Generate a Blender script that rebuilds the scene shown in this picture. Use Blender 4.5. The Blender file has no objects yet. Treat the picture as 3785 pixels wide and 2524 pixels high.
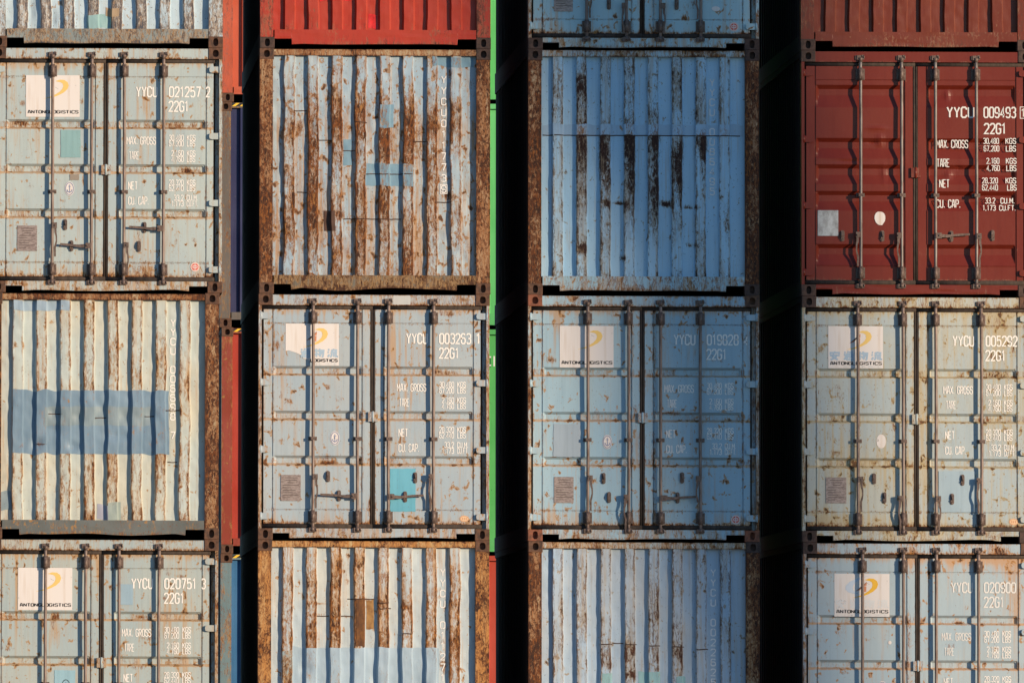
import bpy, math, random
from mathutils import Matrix, Vector, noise

# ------------------------------------------------------------------ camera, sky, sun, exposure
S = bpy.context.scene
COL = S.collection

cam_d = bpy.data.cameras.new("camera")
cam = bpy.data.objects.new("camera", cam_d)
COL.objects.link(cam)
PITCH, YAW, ROLL = 0.0596352964, 0.0119040561, 0.00509061888


def cam_axes(p, w, r):
    cp, sp, cw, sw, cr, sr = math.cos(p), math.sin(p), math.cos(w), math.sin(w), math.cos(r), math.sin(r)
    rz = Matrix(((cw, -sw, 0), (sw, cw, 0), (0, 0, 1)))
    fw, up, ri = rz @ Vector((0, cp, sp)), rz @ Vector((0, -sp, cp)), rz @ Vector((1, 0, 0))
    return cr * ri + sr * up, cr * up - sr * ri, fw


ri, up, fw = cam_axes(PITCH, YAW, ROLL)
M = Matrix(((ri.x, up.x, -fw.x), (ri.y, up.y, -fw.y), (ri.z, up.z, -fw.z))).to_4x4()
M.translation = Vector((-5.70383653, -100.0, 0.350735740))
cam.matrix_world = M
cam_d.sensor_width = 36.0
cam_d.lens = 35089.777 / 3785.0 * 36.0
cam_d.shift_x = (1892.5 + 628.58) / 3785.0
cam_d.shift_y = (678.2 - 1262.0) / 3785.0
cam_d.clip_start = 1.0
cam_d.clip_end = 3000.0
S.camera = cam

SUN = Vector((1.06, -1.0, 0.23))            # direction towards the sun, low on the right
sun_el = math.atan2(SUN.z, math.hypot(SUN.x, SUN.y))
sun_rot = math.atan2(SUN.x, SUN.y)

world = bpy.data.worlds.new("World")
S.world = world
world.use_nodes = True
wt = world.node_tree
bg = wt.nodes["Background"]
sky = wt.nodes.new("ShaderNodeTexSky")
sky.sky_type = 'NISHITA'
sky.sun_disc = False
sky.sun_elevation = sun_el
sky.sun_rotation = sun_rot
sky.air_density = 1.0
sky.dust_density = 0.0
sky.ozone_density = 3.5
wt.links.new(sky.outputs[0], bg.inputs[0])
bg.inputs[1].default_value = 0.128

sun_d = bpy.data.lights.new("sun", 'SUN')
sun_d.energy = 3.85
sun_d.angle = math.radians(0.5)
sun_d.color = (1.0, 0.78, 0.53)
sun = bpy.data.objects.new("sun", sun_d)
sun.rotation_euler = SUN.to_track_quat('Z', 'Y').to_euler()
COL.objects.link(sun)

S.view_settings.view_transform = 'Standard'
S.view_settings.look = 'None'
S.view_settings.exposure = 0.58
S.view_settings.gamma = 1.0
S.view_settings.use_curve_mapping = False
S.cycles.max_bounces = 6
S.cycles.diffuse_bounces = 3
S.cycles.transparent_max_bounces = 6

# ------------------------------------------------------------------ materials


class NT:
    def __init__(self, name):
        self.m = bpy.data.materials.new(name)
        self.m.use_nodes = True
        self.t = self.m.node_tree
        self.b = self.t.nodes["Principled BSDF"]

    def n(self, kind, **kw):
        nd = self.t.nodes.new(kind)
        for k, v in kw.items():
            setattr(nd, k, v)
        return nd

    def put(self, sock, v):
        if isinstance(v, bpy.types.NodeSocket):
            self.t.links.new(v, sock)
        elif isinstance(v, (tuple, list)):
            sock.default_value = (*v, 1.0) if len(v) == 3 and sock.type == 'RGBA' else v
        else:
            sock.default_value = v

    def coord(self, scale, seed=0.0):
        if not hasattr(self, 'tc'):
            self.tc = self.n("ShaderNodeTexCoord").outputs["Object"]
        mp = self.n("ShaderNodeMapping")
        self.put(mp.inputs["Vector"], self.tc)
        mp.inputs["Location"].default_value = (seed * 3.1, seed * 1.7, seed * 5.3)
        mp.inputs["Scale"].default_value = scale
        return mp.outputs[0]

    def noise(self, scale, seed=0.0, detail=4.0, rough=0.6, dist=0.0):
        nd = self.n("ShaderNodeTexNoise")
        self.put(nd.inputs["Vector"], self.coord(scale, seed))
        nd.inputs["Scale"].default_value = 1.0
        nd.inputs["Detail"].default_value = detail
        nd.inputs["Roughness"].default_value = rough
        nd.inputs["Distortion"].default_value = dist
        return nd.outputs["Fac"]

    def math(self, op, a, b=0.0, clamp=False):
        nd = self.n("ShaderNodeMath", operation=op, use_clamp=clamp)
        self.put(nd.inputs[0], a)
        self.put(nd.inputs[1], b)
        return nd.outputs[0]

    def step(self, v, lo, hi, a=0.0, b=1.0):
        nd = self.n("ShaderNodeMapRange", interpolation_type='SMOOTHSTEP')
        self.put(nd.inputs[0], v)
        for i, x in enumerate((lo, hi, a, b)):
            self.put(nd.inputs[i + 1], x)
        return nd.outputs[0]

    def mix(self, f, a, b):
        nd = self.n("ShaderNodeMix", data_type='RGBA')
        self.put(nd.inputs[0], f)
        self.put(nd.inputs[6], a)
        self.put(nd.inputs[7], b)
        return nd.outputs[2]

    def attr(self, name):
        return self.n("ShaderNodeAttribute", attribute_name=name).outputs["Fac"]

    def bump(self, h, strength=0.3, dist=0.01):
        nd = self.n("ShaderNodeBump")
        nd.inputs["Strength"].default_value = strength
        nd.inputs["Distance"].default_value = dist
        self.put(nd.inputs["Height"], h)
        self.put(self.b.inputs["Normal"], nd.outputs[0])


def paint(name, base, seed, faded=None, rust=0.0, stain=0.0, spots=0.5, chips=0.5, streak=0.5,
          tan=(0.45, 0.235, 0.075), dark=(0.042, 0.016, 0.009), mid=(0.240, 0.072, 0.015), rough=0.42, grain=12, drip_amount=0.65):
    """weathered steel paint; mesh attributes rust / stain say where the metal has gone"""
    g = NT(name)
    faded = faded or tuple(min(1, c * 1.12 + 0.02) for c in base)
    ra, sa = g.attr("rust"), g.attr("stain")
    big = g.noise((1.3, 1.3, 0.9), seed, 3)
    broad = g.noise((3.2, 3.2, 2.0), seed + 8, 3)
    col = g.mix(g.step(big, 0.35, 0.68), base, faded)
    # chalky vertical washing of the paint
    wash = g.noise((22, 22, 0.8), seed + 3, 4)
    col = g.mix(g.step(wash, 0.48, 0.75, 0, 0.35), col, tuple(c * 0.74 for c in base))
    # run-off streaks, orange tan
    run = g.noise((30, 30, 1.1), seed + 7, 4, 0.62)
    sv = g.math('ADD', g.math('MULTIPLY', run, 2.2), g.math('ADD', sa, stain - 1.66))
    sv = g.math('ADD', sv, g.math('MULTIPLY', broad, 0.6))
    col = g.mix(g.step(sv, 0.0, 0.75, 0, min(1.0, 0.40 + 0.5 * streak)), col, tan)
    # main rust value
    n1 = g.noise((36, 36, grain * 1.25), seed + 11, 7, 0.76, 0.7)
    n2 = g.noise((7, 7, 3), seed + 12, 3, 0.5)
    rv = g.math('ADD', g.math('MULTIPLY', g.math('SUBTRACT', n1, 0.5), 1.75),
                g.math('MULTIPLY', g.math('SUBTRACT', n2, 0.5), 0.9))
    rv = g.math('ADD', rv, g.math('ADD', ra, rust))
    # blistered spots with a tan ring
    sp = g.math('ADD', g.noise((14, 14, 11), seed + 17, 3, 0.55, 0.4), g.math('MULTIPLY', g.math('ADD', sa, stain), 0.10))
    ring = g.step(sp, 0.715 - 0.08 * spots, 0.755 - 0.08 * spots)
    tanv = g.mix(g.noise((30, 30, 18), seed + 19, 4), tan, tuple(c * 0.5 for c in tan))
    halo = g.math('MAXIMUM', g.step(rv, 0.26, 0.58, 0, 0.80), g.math('MULTIPLY', ring, 0.8))
    col = g.mix(halo, col, tanv)
    core = g.math('MAXIMUM', g.step(rv, 0.50, 0.68), g.math('MULTIPLY', g.step(sp, 0.775 - 0.08 * spots, 0.82 - 0.08 * spots), 0.85))
    rn = g.noise((44, 44, grain * 1.2), seed + 23, 5, 0.72)
    rustc = g.mix(g.step(rn, 0.44, 0.68), dark, mid)
    rustc = g.mix(g.step(g.math('ADD', rn, g.math('MULTIPLY', n2, 0.5)), 0.80, 0.98, 0, 0.8), rustc, tuple(c * 0.85 for c in tan))
    # fine upright runs of darker rust where the paint has failed
    drip = g.step(g.noise((58, 58, 2.4), seed + 41, 4, 0.6, 0.3), 0.55, 0.63, 0, drip_amount)
    core = g.math('MAXIMUM', core, g.math('MULTIPLY', drip, g.step(rv, 0.26, 0.50)))
    col = g.mix(core, col, rustc)
    # cracks: thin dark lines running mostly upright, only where the paint is failing
    cn = g.noise((19, 19, 3.6), seed + 27, 5, 0.68, 0.8)
    line = g.step(g.math('ABSOLUTE', g.math('SUBTRACT', cn, 0.5)), 0.010, 0.024, 1.0, 0.0)
    fail = g.step(g.math('ADD', ra, g.math('ADD', g.math('MULTIPLY', broad, 0.5), rust)), 0.40, 0.62, 0, 0.85)
    # small dark chips and scratches
    ch = g.noise((75, 75, 34), seed + 29, 3, 0.6)
    chf = g.step(ch, 0.72 - 0.07 * chips, 0.76 - 0.07 * chips, 0, 0.9)
    dots = g.math('MAXIMUM', chf, g.math('MULTIPLY', line, fail))
    col = g.mix(dots, col, tuple(c * 0.7 for c in mid))
    g.put(g.b.inputs["Base Color"], col)
    allr = g.math('MAXIMUM', core, g.math('MULTIPLY', halo, 0.6))
    g.put(g.b.inputs["Roughness"], g.step(allr, 0, 1, rough, 0.85))
    g.b.inputs["Specular IOR Level"].default_value = 0.35
    h = g.math('SUBTRACT', g.math('MULTIPLY', g.noise((60, 60, 40), seed + 37, 4), 0.25), g.math('MULTIPLY', g.math('MULTIPLY', core, n1), 1.0))
    h = g.math('ADD', h, g.math('MULTIPLY', g.noise((7, 7, 5), seed + 38, 2), 1.2))
    g.bump(h, 0.35, 0.006)
    return g.m


def plain(name, base, rough=0.6, metal=0.0, var=0.25, seed=1.0, scale=(22, 22, 12), other=None, bump=0.2):
    g = NT(name)
    other = other or tuple(c * (1 - var * 1.6) for c in base)
    f = g.noise(scale, seed, 5, 0.65)
    g.put(g.b.inputs["Base Color"], g.mix(g.step(f, 0.35, 0.7), base, other))
    g.b.inputs["Roughness"].default_value = rough
    g.b.inputs["Metallic"].default_value = metal
    g.bump(f, bump, 0.004)
    return g.m


def worn_print(name, base, seed, wear=0.5, rough=0.55, dirt=0.25):
    """paint or film that has flaked away in places: the surface below shows through"""
    g = NT(name)
    f = g.noise((26, 26, 20), seed, 5, 0.7)
    big = g.noise((5, 5, 4), seed + 2, 2)
    v = g.math('ADD', f, g.math('MULTIPLY', g.math('SUBTRACT', big, 0.5), 0.5))
    g.put(g.b.inputs["Alpha"], g.step(v, 0.24 + 0.22 * wear, 0.30 + 0.22 * wear))
    st = g.noise((18, 18, 1.0), seed + 5, 3)
    g.put(g.b.inputs["Base Color"], g.mix(g.step(st, 0.5, 0.78, 0, dirt), base, (0.42, 0.27, 0.14)))
    g.b.inputs["Roughness"].default_value = rough
    return g.m


RUBBER = plain("rubber_seal", (0.050, 0.034, 0.027), 0.85, var=0.3, scale=(30, 30, 8), other=(0.020, 0.014, 0.012))
STEEL = plain("locking_steel", (0.235, 0.175, 0.155), 0.55, 0.15, seed=4, scale=(40, 40, 6), other=(0.105, 0.062, 0.048))
STEEL_GREY = plain("zinc_steel", (0.185, 0.165, 0.160), 0.5, 0.25, seed=5, scale=(40, 40, 6), other=(0.085, 0.060, 0.052))
BRACKET = plain("bracket_steel", (0.165, 0.115, 0.098), 0.55, 0.2, seed=6, scale=(50, 50, 30), other=(0.07, 0.042, 0.033))
CAST = plain("casting_steel", (0.125, 0.055, 0.029), 0.75, seed=7, scale=(26, 26, 20), other=(0.045, 0.022, 0.015), bump=0.4)
CAST_DARK = plain("casting_dark", (0.070, 0.036, 0.028), 0.75, seed=8, scale=(26, 26, 20), other=(0.03, 0.016, 0.013), bump=0.4)
CAST_RED = plain("casting_orange", (0.24, 0.075, 0.038), 0.75, seed=9, scale=(26, 26, 20), other=(0.09, 0.035, 0.02), bump=0.4)
PLATE = plain("data_plate_metal", (0.36, 0.29, 0.275), 0.45, 0.3, seed=10, scale=(30, 30, 60), other=(0.20, 0.15, 0.14))
PLATE_SILVER = plain("silver_plate", (0.50, 0.51, 0.53), 0.40, 0.35, seed=11, scale=(14, 14, 9), other=(0.25, 0.24, 0.24))
SIDE = plain("side_gap_shade", (0.030, 0.026, 0.026), 0.8, seed=13, scale=(8, 8, 2), other=(0.018, 0.016, 0.018))  # shade of the gaps put into the colour of sides, rails and roofs
VOID = plain("inside_dark", (0.012, 0.011, 0.011), 0.9, seed=12)
WHITE = worn_print("white_film", (0.68, 0.64, 0.64), 20, wear=0.05, dirt=0.45)
LETTER = worn_print("white_letters", (0.80, 0.77, 0.75), 21, wear=0.20, dirt=0.12)
LETTER_GOOD = worn_print("white_letters_fresh", (0.66, 0.65, 0.65), 22, wear=0.10, dirt=0.05)
LETTER_THIN = worn_print("white_letters_weathered", (0.72, 0.71, 0.72), 23, wear=0.3, dirt=0.12)
LETTER_BLUE = worn_print("pale_blue_letters", (0.36, 0.50, 0.68), 24, wear=0.2, dirt=0.1)
BLACKPRINT = worn_print("black_print", (0.022, 0.020, 0.024), 25, wear=0.1, dirt=0.0)
YELLOW = worn_print("yellow_print", (0.72, 0.50, 0.16), 26, wear=0.05, dirt=0.1)
YELLOW_STRONG = worn_print("yellow_print_strong", (0.74, 0.42, 0.03), 27, wear=0.02, dirt=0.0)
BLUEPRINT = worn_print("pale_blue_print", (0.50, 0.58, 0.70), 28, wear=0.3, dirt=0.0)
CHAR_BLUE = worn_print("faded_blue_print", (0.34, 0.46, 0.60), 29, wear=0.25, dirt=0.0)
CHAR_FAINT = worn_print("faint_print", (0.62, 0.63, 0.66), 30, wear=0.35, dirt=0.0)
ORANGE = worn_print("orange_print", (0.55, 0.22, 0.12), 31, wear=0.15, dirt=0.1)
NAVYPRINT = worn_print("navy_print", (0.16, 0.20, 0.36), 32, wear=0.25, dirt=0.0)
REDPRINT = worn_print("red_print", (0.62, 0.10, 0.07), 33, wear=0.3, dirt=0.0)
STRIPE_Y = worn_print("hazard_yellow", (0.85, 0.52, 0.03), 34, wear=0.1, dirt=0.1)
STRIPE_K = worn_print("hazard_black", (0.02, 0.02, 0.02), 35, wear=0.0, dirt=0.0)


def patch_mat(name, c, seed, rust=0.0, stain=-0.2, spots=0.15):
    return paint(name, c, seed, rust=rust - 0.05, stain=stain, spots=spots, chips=0.2, streak=0.2, rough=0.5)


# ------------------------------------------------------------------ mesh building

W = 2.438


class MB:
    """collects faces in container coordinates: u from the left edge, v down from the top, y back from the casting face"""

    def __init__(self, H=2.591):
        self.v, self.f, self.r, self.s, self.H = [], [], [], [], H
        self.sm = []

    def add(self, u, v, y, r=0.0, s=0.0):
        self.v.append((u - W / 2, y, self.H - v))
        self.r.append(r)
        self.s.append(s)
        return len(self.v) - 1

    def face(self, *ids, smooth=False):
        self.f.append(ids)
        self.sm.append(smooth)

    def box(self, u0, u1, v0, v1, y0, y1, r=0.0, s=0.0, nu=1, nv=1, fn=None):
        """front face gridded; fn(u, v) -> rust, stain"""
        us = [u0 + (u1 - u0) * i / nu for i in range(nu + 1)]
        vs = [v0 + (v1 - v0) * j / nv for j in range(nv + 1)]
        fn = fn or (lambda a, b: (r, s))
        ids = [[self.add(a, b, y0, *fn(a, b)) for b in vs] for a in us]
        for i in range(nu):
            for j in range(nv):
                self.face(ids[i][j], ids[i][j + 1], ids[i + 1][j + 1], ids[i + 1][j])
        loop = [ids[i][0] for i in range(nu + 1)] + [ids[nu][j] for j in range(1, nv + 1)] + \
               [ids[i][nv] for i in range(nu - 1, -1, -1)] + [ids[0][j] for j in range(nv - 1, 0, -1)]
        back = [self.add(self.v[k][0] + W / 2, self.H - self.v[k][2], y1, self.r[k], self.s[k]) for k in loop]
        n = len(loop)
        for k in range(n):
            self.face(loop[k], loop[(k + 1) % n], back[(k + 1) % n], back[k])
        self.face(*back)

    def prism(self, pts, y0, y1, r=0.0, s=0.0):
        a = [self.add(u, v, y0, r, s) for u, v in pts]
        b = [self.add(u, v, y1, r, s) for u, v in pts]
        self.face(*a)
        self.face(*reversed(b))
        n = len(pts)
        for i in range(n):
            self.face(a[i], b[i], b[(i + 1) % n], a[(i + 1) % n])

    def flat(self, pts, y):
        self.face(*[self.add(u, v, y) for u, v in pts])

    def tube(self, pts, rad, n=12, caps=True):
        """round bar through (u, v, y) points"""
        P = [Vector((u - W / 2, y, self.H - v)) for u, v, y in pts]
        rings = []
        for i, p in enumerate(P):
            d = (P[min(i + 1, len(P) - 1)] - P[max(i - 1, 0)]).normalized()
            a = d.orthogonal().normalized() if i == 0 else (a - d * a.dot(d)).normalized()
            b = d.cross(a)
            rr = rad[i] if isinstance(rad, (list, tuple)) else rad
            ring = []
            for k in range(n):
                t = 2 * math.pi * k / n
                q = p + rr * (math.cos(t) * a + math.sin(t) * b)
                self.v.append(tuple(q))
                self.r.append(0.0)
                self.s.append(0.0)
                ring.append(len(self.v) - 1)
            rings.append(ring)
        for i in range(len(rings) - 1):
            for k in range(n):
                self.face(rings[i][k], rings[i][(k + 1) % n], rings[i + 1][(k + 1) % n], rings[i + 1][k], smooth=True)
        if caps:
            self.face(*reversed(rings[0]))
            self.face(*rings[-1])

    def bar(self, pts, w, t):
        """flat bar swept along (u, v, y): w across in the u-v plane, t deep"""
        A = []
        n = len(pts)
        for i, (u, v, y) in enumerate(pts):
            p0, p1 = pts[max(i - 1, 0)], pts[min(i + 1, n - 1)]
            du, dv = p1[0] - p0[0], p1[1] - p0[1]
            L = math.hypot(du, dv) or 1
            nu_, nv_ = -dv / L, du / L
            ww = w[i] if isinstance(w, (list, tuple)) else w
            A.append([self.add(u + nu_ * ww / 2, v + nv_ * ww / 2, y), self.add(u - nu_ * ww / 2, v - nv_ * ww / 2, y),
                      self.add(u - nu_ * ww / 2, v - nv_ * ww / 2, y + t), self.add(u + nu_ * ww / 2, v + nv_ * ww / 2, y + t)])
        for i in range(n - 1):
            for k in range(4):
                self.face(A[i][k], A[i][(k + 1) % 4], A[i + 1][(k + 1) % 4], A[i + 1][k])
        self.face(*A[0])
        self.face(*reversed(A[-1]))

    def build(self, name, mat, parent=None):
        me = bpy.data.meshes.new(name)
        me.from_pydata(self.v, [], self.f)
        me.polygons.foreach_set("use_smooth", self.sm)
        for nm, arr in (("rust", self.r), ("stain", self.s)):
            if any(arr):
                at = me.attributes.new(nm, 'FLOAT', 'POINT')
                at.data.foreach_set("value", arr)
        me.materials.append(mat)
        me.update()
        ob = bpy.data.objects.new(name, me)
        COL.objects.link(ob)
        if parent is not None:
            ob.parent = parent
        return ob


# ------------------------------------------------------------------ stroke lettering

O_ = [(.25, 0), (.75, 0), (1, .13), (1, .87), (.75, 1), (.25, 1), (0, .87), (0, .13), (.25, 0)]
GL = {
    '0': [O_], 'O': [O_],
    '1': [[(.18, .8), (.55, 1), (.55, 0)]],
    '2': [[(0, .8), (0, .87), (.25, 1), (.75, 1), (1, .87), (1, .62), (0, 0), (1, 0)]],
    '3': [[(0, .87), (.25, 1), (.75, 1), (1, .87), (1, .64), (.75, .52), (.4, .52)], [(.75, .52), (1, .39), (1, .13), (.75, 0), (.25, 0), (0, .13)]],
    '4': [[(.72, 0), (.72, 1), (0, .28), (1, .28)]],
    '5': [[(.95, 1), (.08, 1), (.04, .56), (.3, .63), (.75, .62), (1, .48), (1, .13), (.75, 0), (.25, 0), (0, .13)]],
    '6': [[(1, .87), (.75, 1), (.25, 1), (0, .87), (0, .13), (.25, 0), (.75, 0), (1, .13), (1, .44), (.75, .57), (.25, .57), (0, .45)]],
    '7': [[(0, 1), (1, 1), (.4, 0)]],
    '8': [[(.25, .53), (.75, .53), (1, .4), (1, .13), (.75, 0), (.25, 0), (0, .13), (0, .4), (.25, .53), (.05, .65), (.05, .87), (.25, 1), (.75, 1), (.95, .87), (.95, .65), (.75, .53)]],
    '9': [[(0, .13), (.25, 0), (.75, 0), (1, .13), (1, .87), (.75, 1), (.25, 1), (0, .87), (0, .56), (.25, .43), (.75, .43), (1, .55)]],
    'A': [[(0, 0), (.32, 1), (.68, 1), (1, 0)], [(.14, .32), (.86, .32)]],
    'B': [[(0, 0), (0, 1), (.75, 1), (.95, .87), (.95, .65), (.75, .53), (1, .4), (1, .13), (.75, 0), (0, 0)], [(0, .53), (.75, .53)]],
    'C': [[(1, .76), (1, .87), (.75, 1), (.25, 1), (0, .87), (0, .13), (.25, 0), (.75, 0), (1, .13), (1, .24)]],
    'E': [[(1, 1), (0, 1), (0, 0), (1, 0)], [(0, .52), (.8, .52)]],
    'F': [[(1, 1), (0, 1), (0, 0)], [(0, .52), (.8, .52)]],
    'G': [[(1, .78), (1, .87), (.75, 1), (.25, 1), (0, .87), (0, .13), (.25, 0), (.75, 0), (1, .13), (1, .48), (.55, .48)]],
    'I': [[(.5, 1), (.5, 0)]],
    'K': [[(0, 1), (0, 0)], [(1, 1), (.05, .42)], [(.35, .6), (1, 0)]],
    'L': [[(0, 1), (0, 0), (1, 0)]],
    'M': [[(0, 0), (0, 1)], [(.04, .95), (.5, .35), (.96, .95)], [(1, 0), (1, 1)]],
    'N': [[(0, 0), (0, 1)], [(.04, .96), (.96, .04)], [(1, 0), (1, 1)]],
    'P': [[(0, 0), (0, 1), (.75, 1), (1, .87), (1, .6), (.75, .47), (0, .47)]],
    'R': [[(0, 0), (0, 1), (.75, 1), (1, .87), (1, .62), (.75, .5), (0, .5)], [(.5, .5), (1, 0)]],
    'S': [[(1, .8), (1, .87), (.75, 1), (.25, 1), (0, .87), (0, .65), (.25, .53), (.75, .5), (1, .38), (1, .13), (.75, 0), (.25, 0), (0, .13), (0, .2)]],
    'T': [[(0, 1), (1, 1)], [(.5, 1), (.5, 0)]],
    'U': [[(0, 1), (0, .13), (.25, 0), (.75, 0), (1, .13), (1, 1)]],
    'X': [[(0, 0), (1, 1)], [(0, 1), (1, 0)]],
    'Y': [[(0, 1), (.5, .48), (1, 1)], [(.5, .5), (.5, 0)]],
    '.': [[(.3, .0), (.3, .12)]], ',': [[(.4, .12), (.1, -.12)]], '-': [[(0, .5), (1, .5)]], ':': [[(.3, .0), (.3, .12)], [(.3, .6), (.3, .72)]],
    # the four characters of the logo panel
    'an': [[(.5, 1), (.5, .86)], [(.06, .66), (.06, .84), (.94, .84), (.94, .66)], [(.4, .8), (.27, .38), (.8, 0)], [(.72, .6), (.56, .26), (.08, 0)], [(0, .52), (1, .52)]],
    'tong': [[(.06, .96), (.18, .8)], [(0, .62), (.18, .62), (.18, .2), (0, .05)], [(.18, .16), (.34, .02), (1, .02)], [(.36, .95), (.86, .95), (.62, .8)],
             [(.36, .14), (.36, .72), (.9, .72), (.9, .14)], [(.36, .54), (.9, .54)], [(.36, .36), (.9, .36)], [(.63, .72), (.63, .14)]],
    'wu': [[(.12, .95), (.02, .68)], [(.08, .75), (.42, .75)], [(.24, 1), (.24, 0)], [(0, .3), (.44, .42)], [(.6, 1), (.46, .62)],
           [(.55, .8), (1, .8), (.92, .08), (.8, 0)], [(.72, .78), (.48, .2)], [(.87, .78), (.58, .05)]],
    'liu': [[(.05, .95), (.17, .82)], [(0, .65), (.13, .54)], [(.02, .02), (.17, .34)], [(.62, 1), (.62, .88)], [(.3, .84), (1, .84)],
            [(.55, .82), (.4, .6), (.9, .58)], [(.8, .74), (.95, .5)], [(.42, .5), (.42, .2), (.28, 0)], [(.65, .5), (.65, .03)], [(.87, .5), (.87, .08), (1, .08), (1, .18)]],
}
GW = {'1': .75, 'I': .35, '.': .35, ',': .35, ' ': .55, '-': .7, ':': .35, 'M': 1.15}


def ribbon(mb, pts, w, y, wy=None):
    """one stroke: mitred flat ribbon"""
    n = len(pts)
    wy = wy or w
    out = []
    for i in range(n):
        def dirn(a, b):
            d = (pts[b][0] - pts[a][0], pts[b][1] - pts[a][1])
            L = math.hypot(*d) or 1e-9
            return d[0] / L, d[1] / L
        closed = pts[0] == pts[-1] and n > 3
        d0 = dirn(i - 1, i) if i > 0 else (dirn(n - 2, n - 1) if closed else None)
        d1 = dirn(i, i + 1) if i < n - 1 else (dirn(0, 1) if closed else None)
        d0 = d0 or d1
        d1 = d1 or d0
        nx, ny = -(d0[1] + d1[1]), d0[0] + d1[0]
        L = math.hypot(nx, ny)
        if L < 0.35:
            nx, ny, k = -d0[1], d0[0], 1.0
        else:
            nx, ny = nx / L, ny / L
            k = min(1.7, 1 / max(0.35, (nx * -d0[1] + ny * d0[0])))
        u, v = pts[i]
        a = mb.add(u + nx * k * w / 2, v + ny * k * wy / 2, y)
        b = mb.add(u - nx * k * w / 2, v - ny * k * wy / 2, y)
        out.append((a, b))
    for i in range(n - 1):
        mb.face(out[i][0], out[i][1], out[i + 1][1], out[i + 1][0])


def text(mb, s, u0, u1, v0, v1, y, stroke=None, wy=None):
    """fit the characters between u0..u1, top v0, bottom v1"""
    chars = s if isinstance(s, list) else list(s)
    gap = 0.42
    tot = sum(GW.get(c, 1.0) for c in chars) + gap * (len(chars) - 1)
    k = (u1 - u0) / tot
    stroke = stroke or min((v1 - v0) * 0.16, k * 0.36)
    u = u0
    n = 0
    for c in chars:
        gw = GW.get(c, 1.0)
        for st in GL.get(c, []):
            n += 1
            xo = 0.5 - gw / 2 if c in ('1', 'I') else 0
            pts = [(u + (px - xo) * k if c in ('1', 'I') else u + px * k * min(gw, 1.15), v1 - py * (v1 - v0)) for px, py in st]
            ribbon(mb, pts, stroke, y - 0.0002 * (n % 5), wy)
        u += (gw + gap) * k


def vtext(mb, s, uc, v0, pitch, w, h, yf, stroke):
    """letters one below the other"""
    for i, c in enumerate(s):
        if c == ' ':
            continue
        v = v0 + i * pitch
        ww = w * GW.get(c, 1.0) if c == '1' else w
        for j, st in enumerate(GL[c]):
            ribbon(mb, [(uc - w / 2 + px * w, v + h - py * h) for px, py in st], stroke, yf(v + h / 2) - 0.0002 * (j % 3))


# ------------------------------------------------------------------ container pieces


def thing(name, label, cat, loc, group=None):
    o = bpy.data.objects.new(name, None)
    o.empty_display_size = 0.3
    COL.objects.link(o)
    o.location = loc
    o["label"] = label
    o["category"] = cat
    if group:
        o["group"] = group
    return o


def casting(root, u0, v0, w, h, mat, H, tall):
    """ISO corner block with its oval front hole"""
    mb = MB(H)
    uc, vc = u0 + w / 2 + 0.002, v0 + h / 2
    ru, rv = (0.027, 0.042) if tall else (0.031, 0.038)
    n = 32
    inner, outer, deep, rim = [], [], [], []
    ca = math.atan2(h, w)
    angs = sorted([2 * math.pi * i / 28 for i in range(28)] + [ca, math.pi - ca, math.pi + ca, 2 * math.pi - ca])
    for a in angs:
        c, s_ = math.cos(a), math.sin(a)
        t = min(w / 2 / max(1e-6, abs(c)), h / 2 / max(1e-6, abs(s_)))
        ou, ov = u0 + w / 2 + c * t, v0 + h / 2 + s_ * t
        e = 2.6
        k = (abs(c / ru) ** e + abs(s_ / rv) ** e) ** (-1 / e)
        iu, iv = uc + c * k, vc + s_ * k
        inset = 0.93
        outer.append(mb.add(u0 + w / 2 + (ou - u0 - w / 2) * inset, v0 + h / 2 + (ov - v0 - h / 2) * inset, 0.0))
        rim.append(mb.add(ou, ov, 0.006))
        inner.append(mb.add(iu, iv, 0.002))
        deep.append(mb.add(uc + c * k * 1.05, vc + s_ * k * 1.05, 0.06))
    back = [mb.add(mb.v[i][0] + W / 2, H - mb.v[i][2], 0.17) for i in rim]
    m = len(angs)
    for i in range(m):
        j = (i + 1) % m
        mb.face(outer[i], outer[j], inner[j], inner[i])
        mb.face(rim[i], rim[j], outer[j], outer[i], smooth=True)
        mb.face(inner[i], inner[j], deep[j], deep[i], smooth=True)
        mb.face(back[i], back[j], rim[j], rim[i])
    mb.face(*deep)
    mb.face(*back)
    return mb.build("corner_casting", mat, root)


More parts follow.
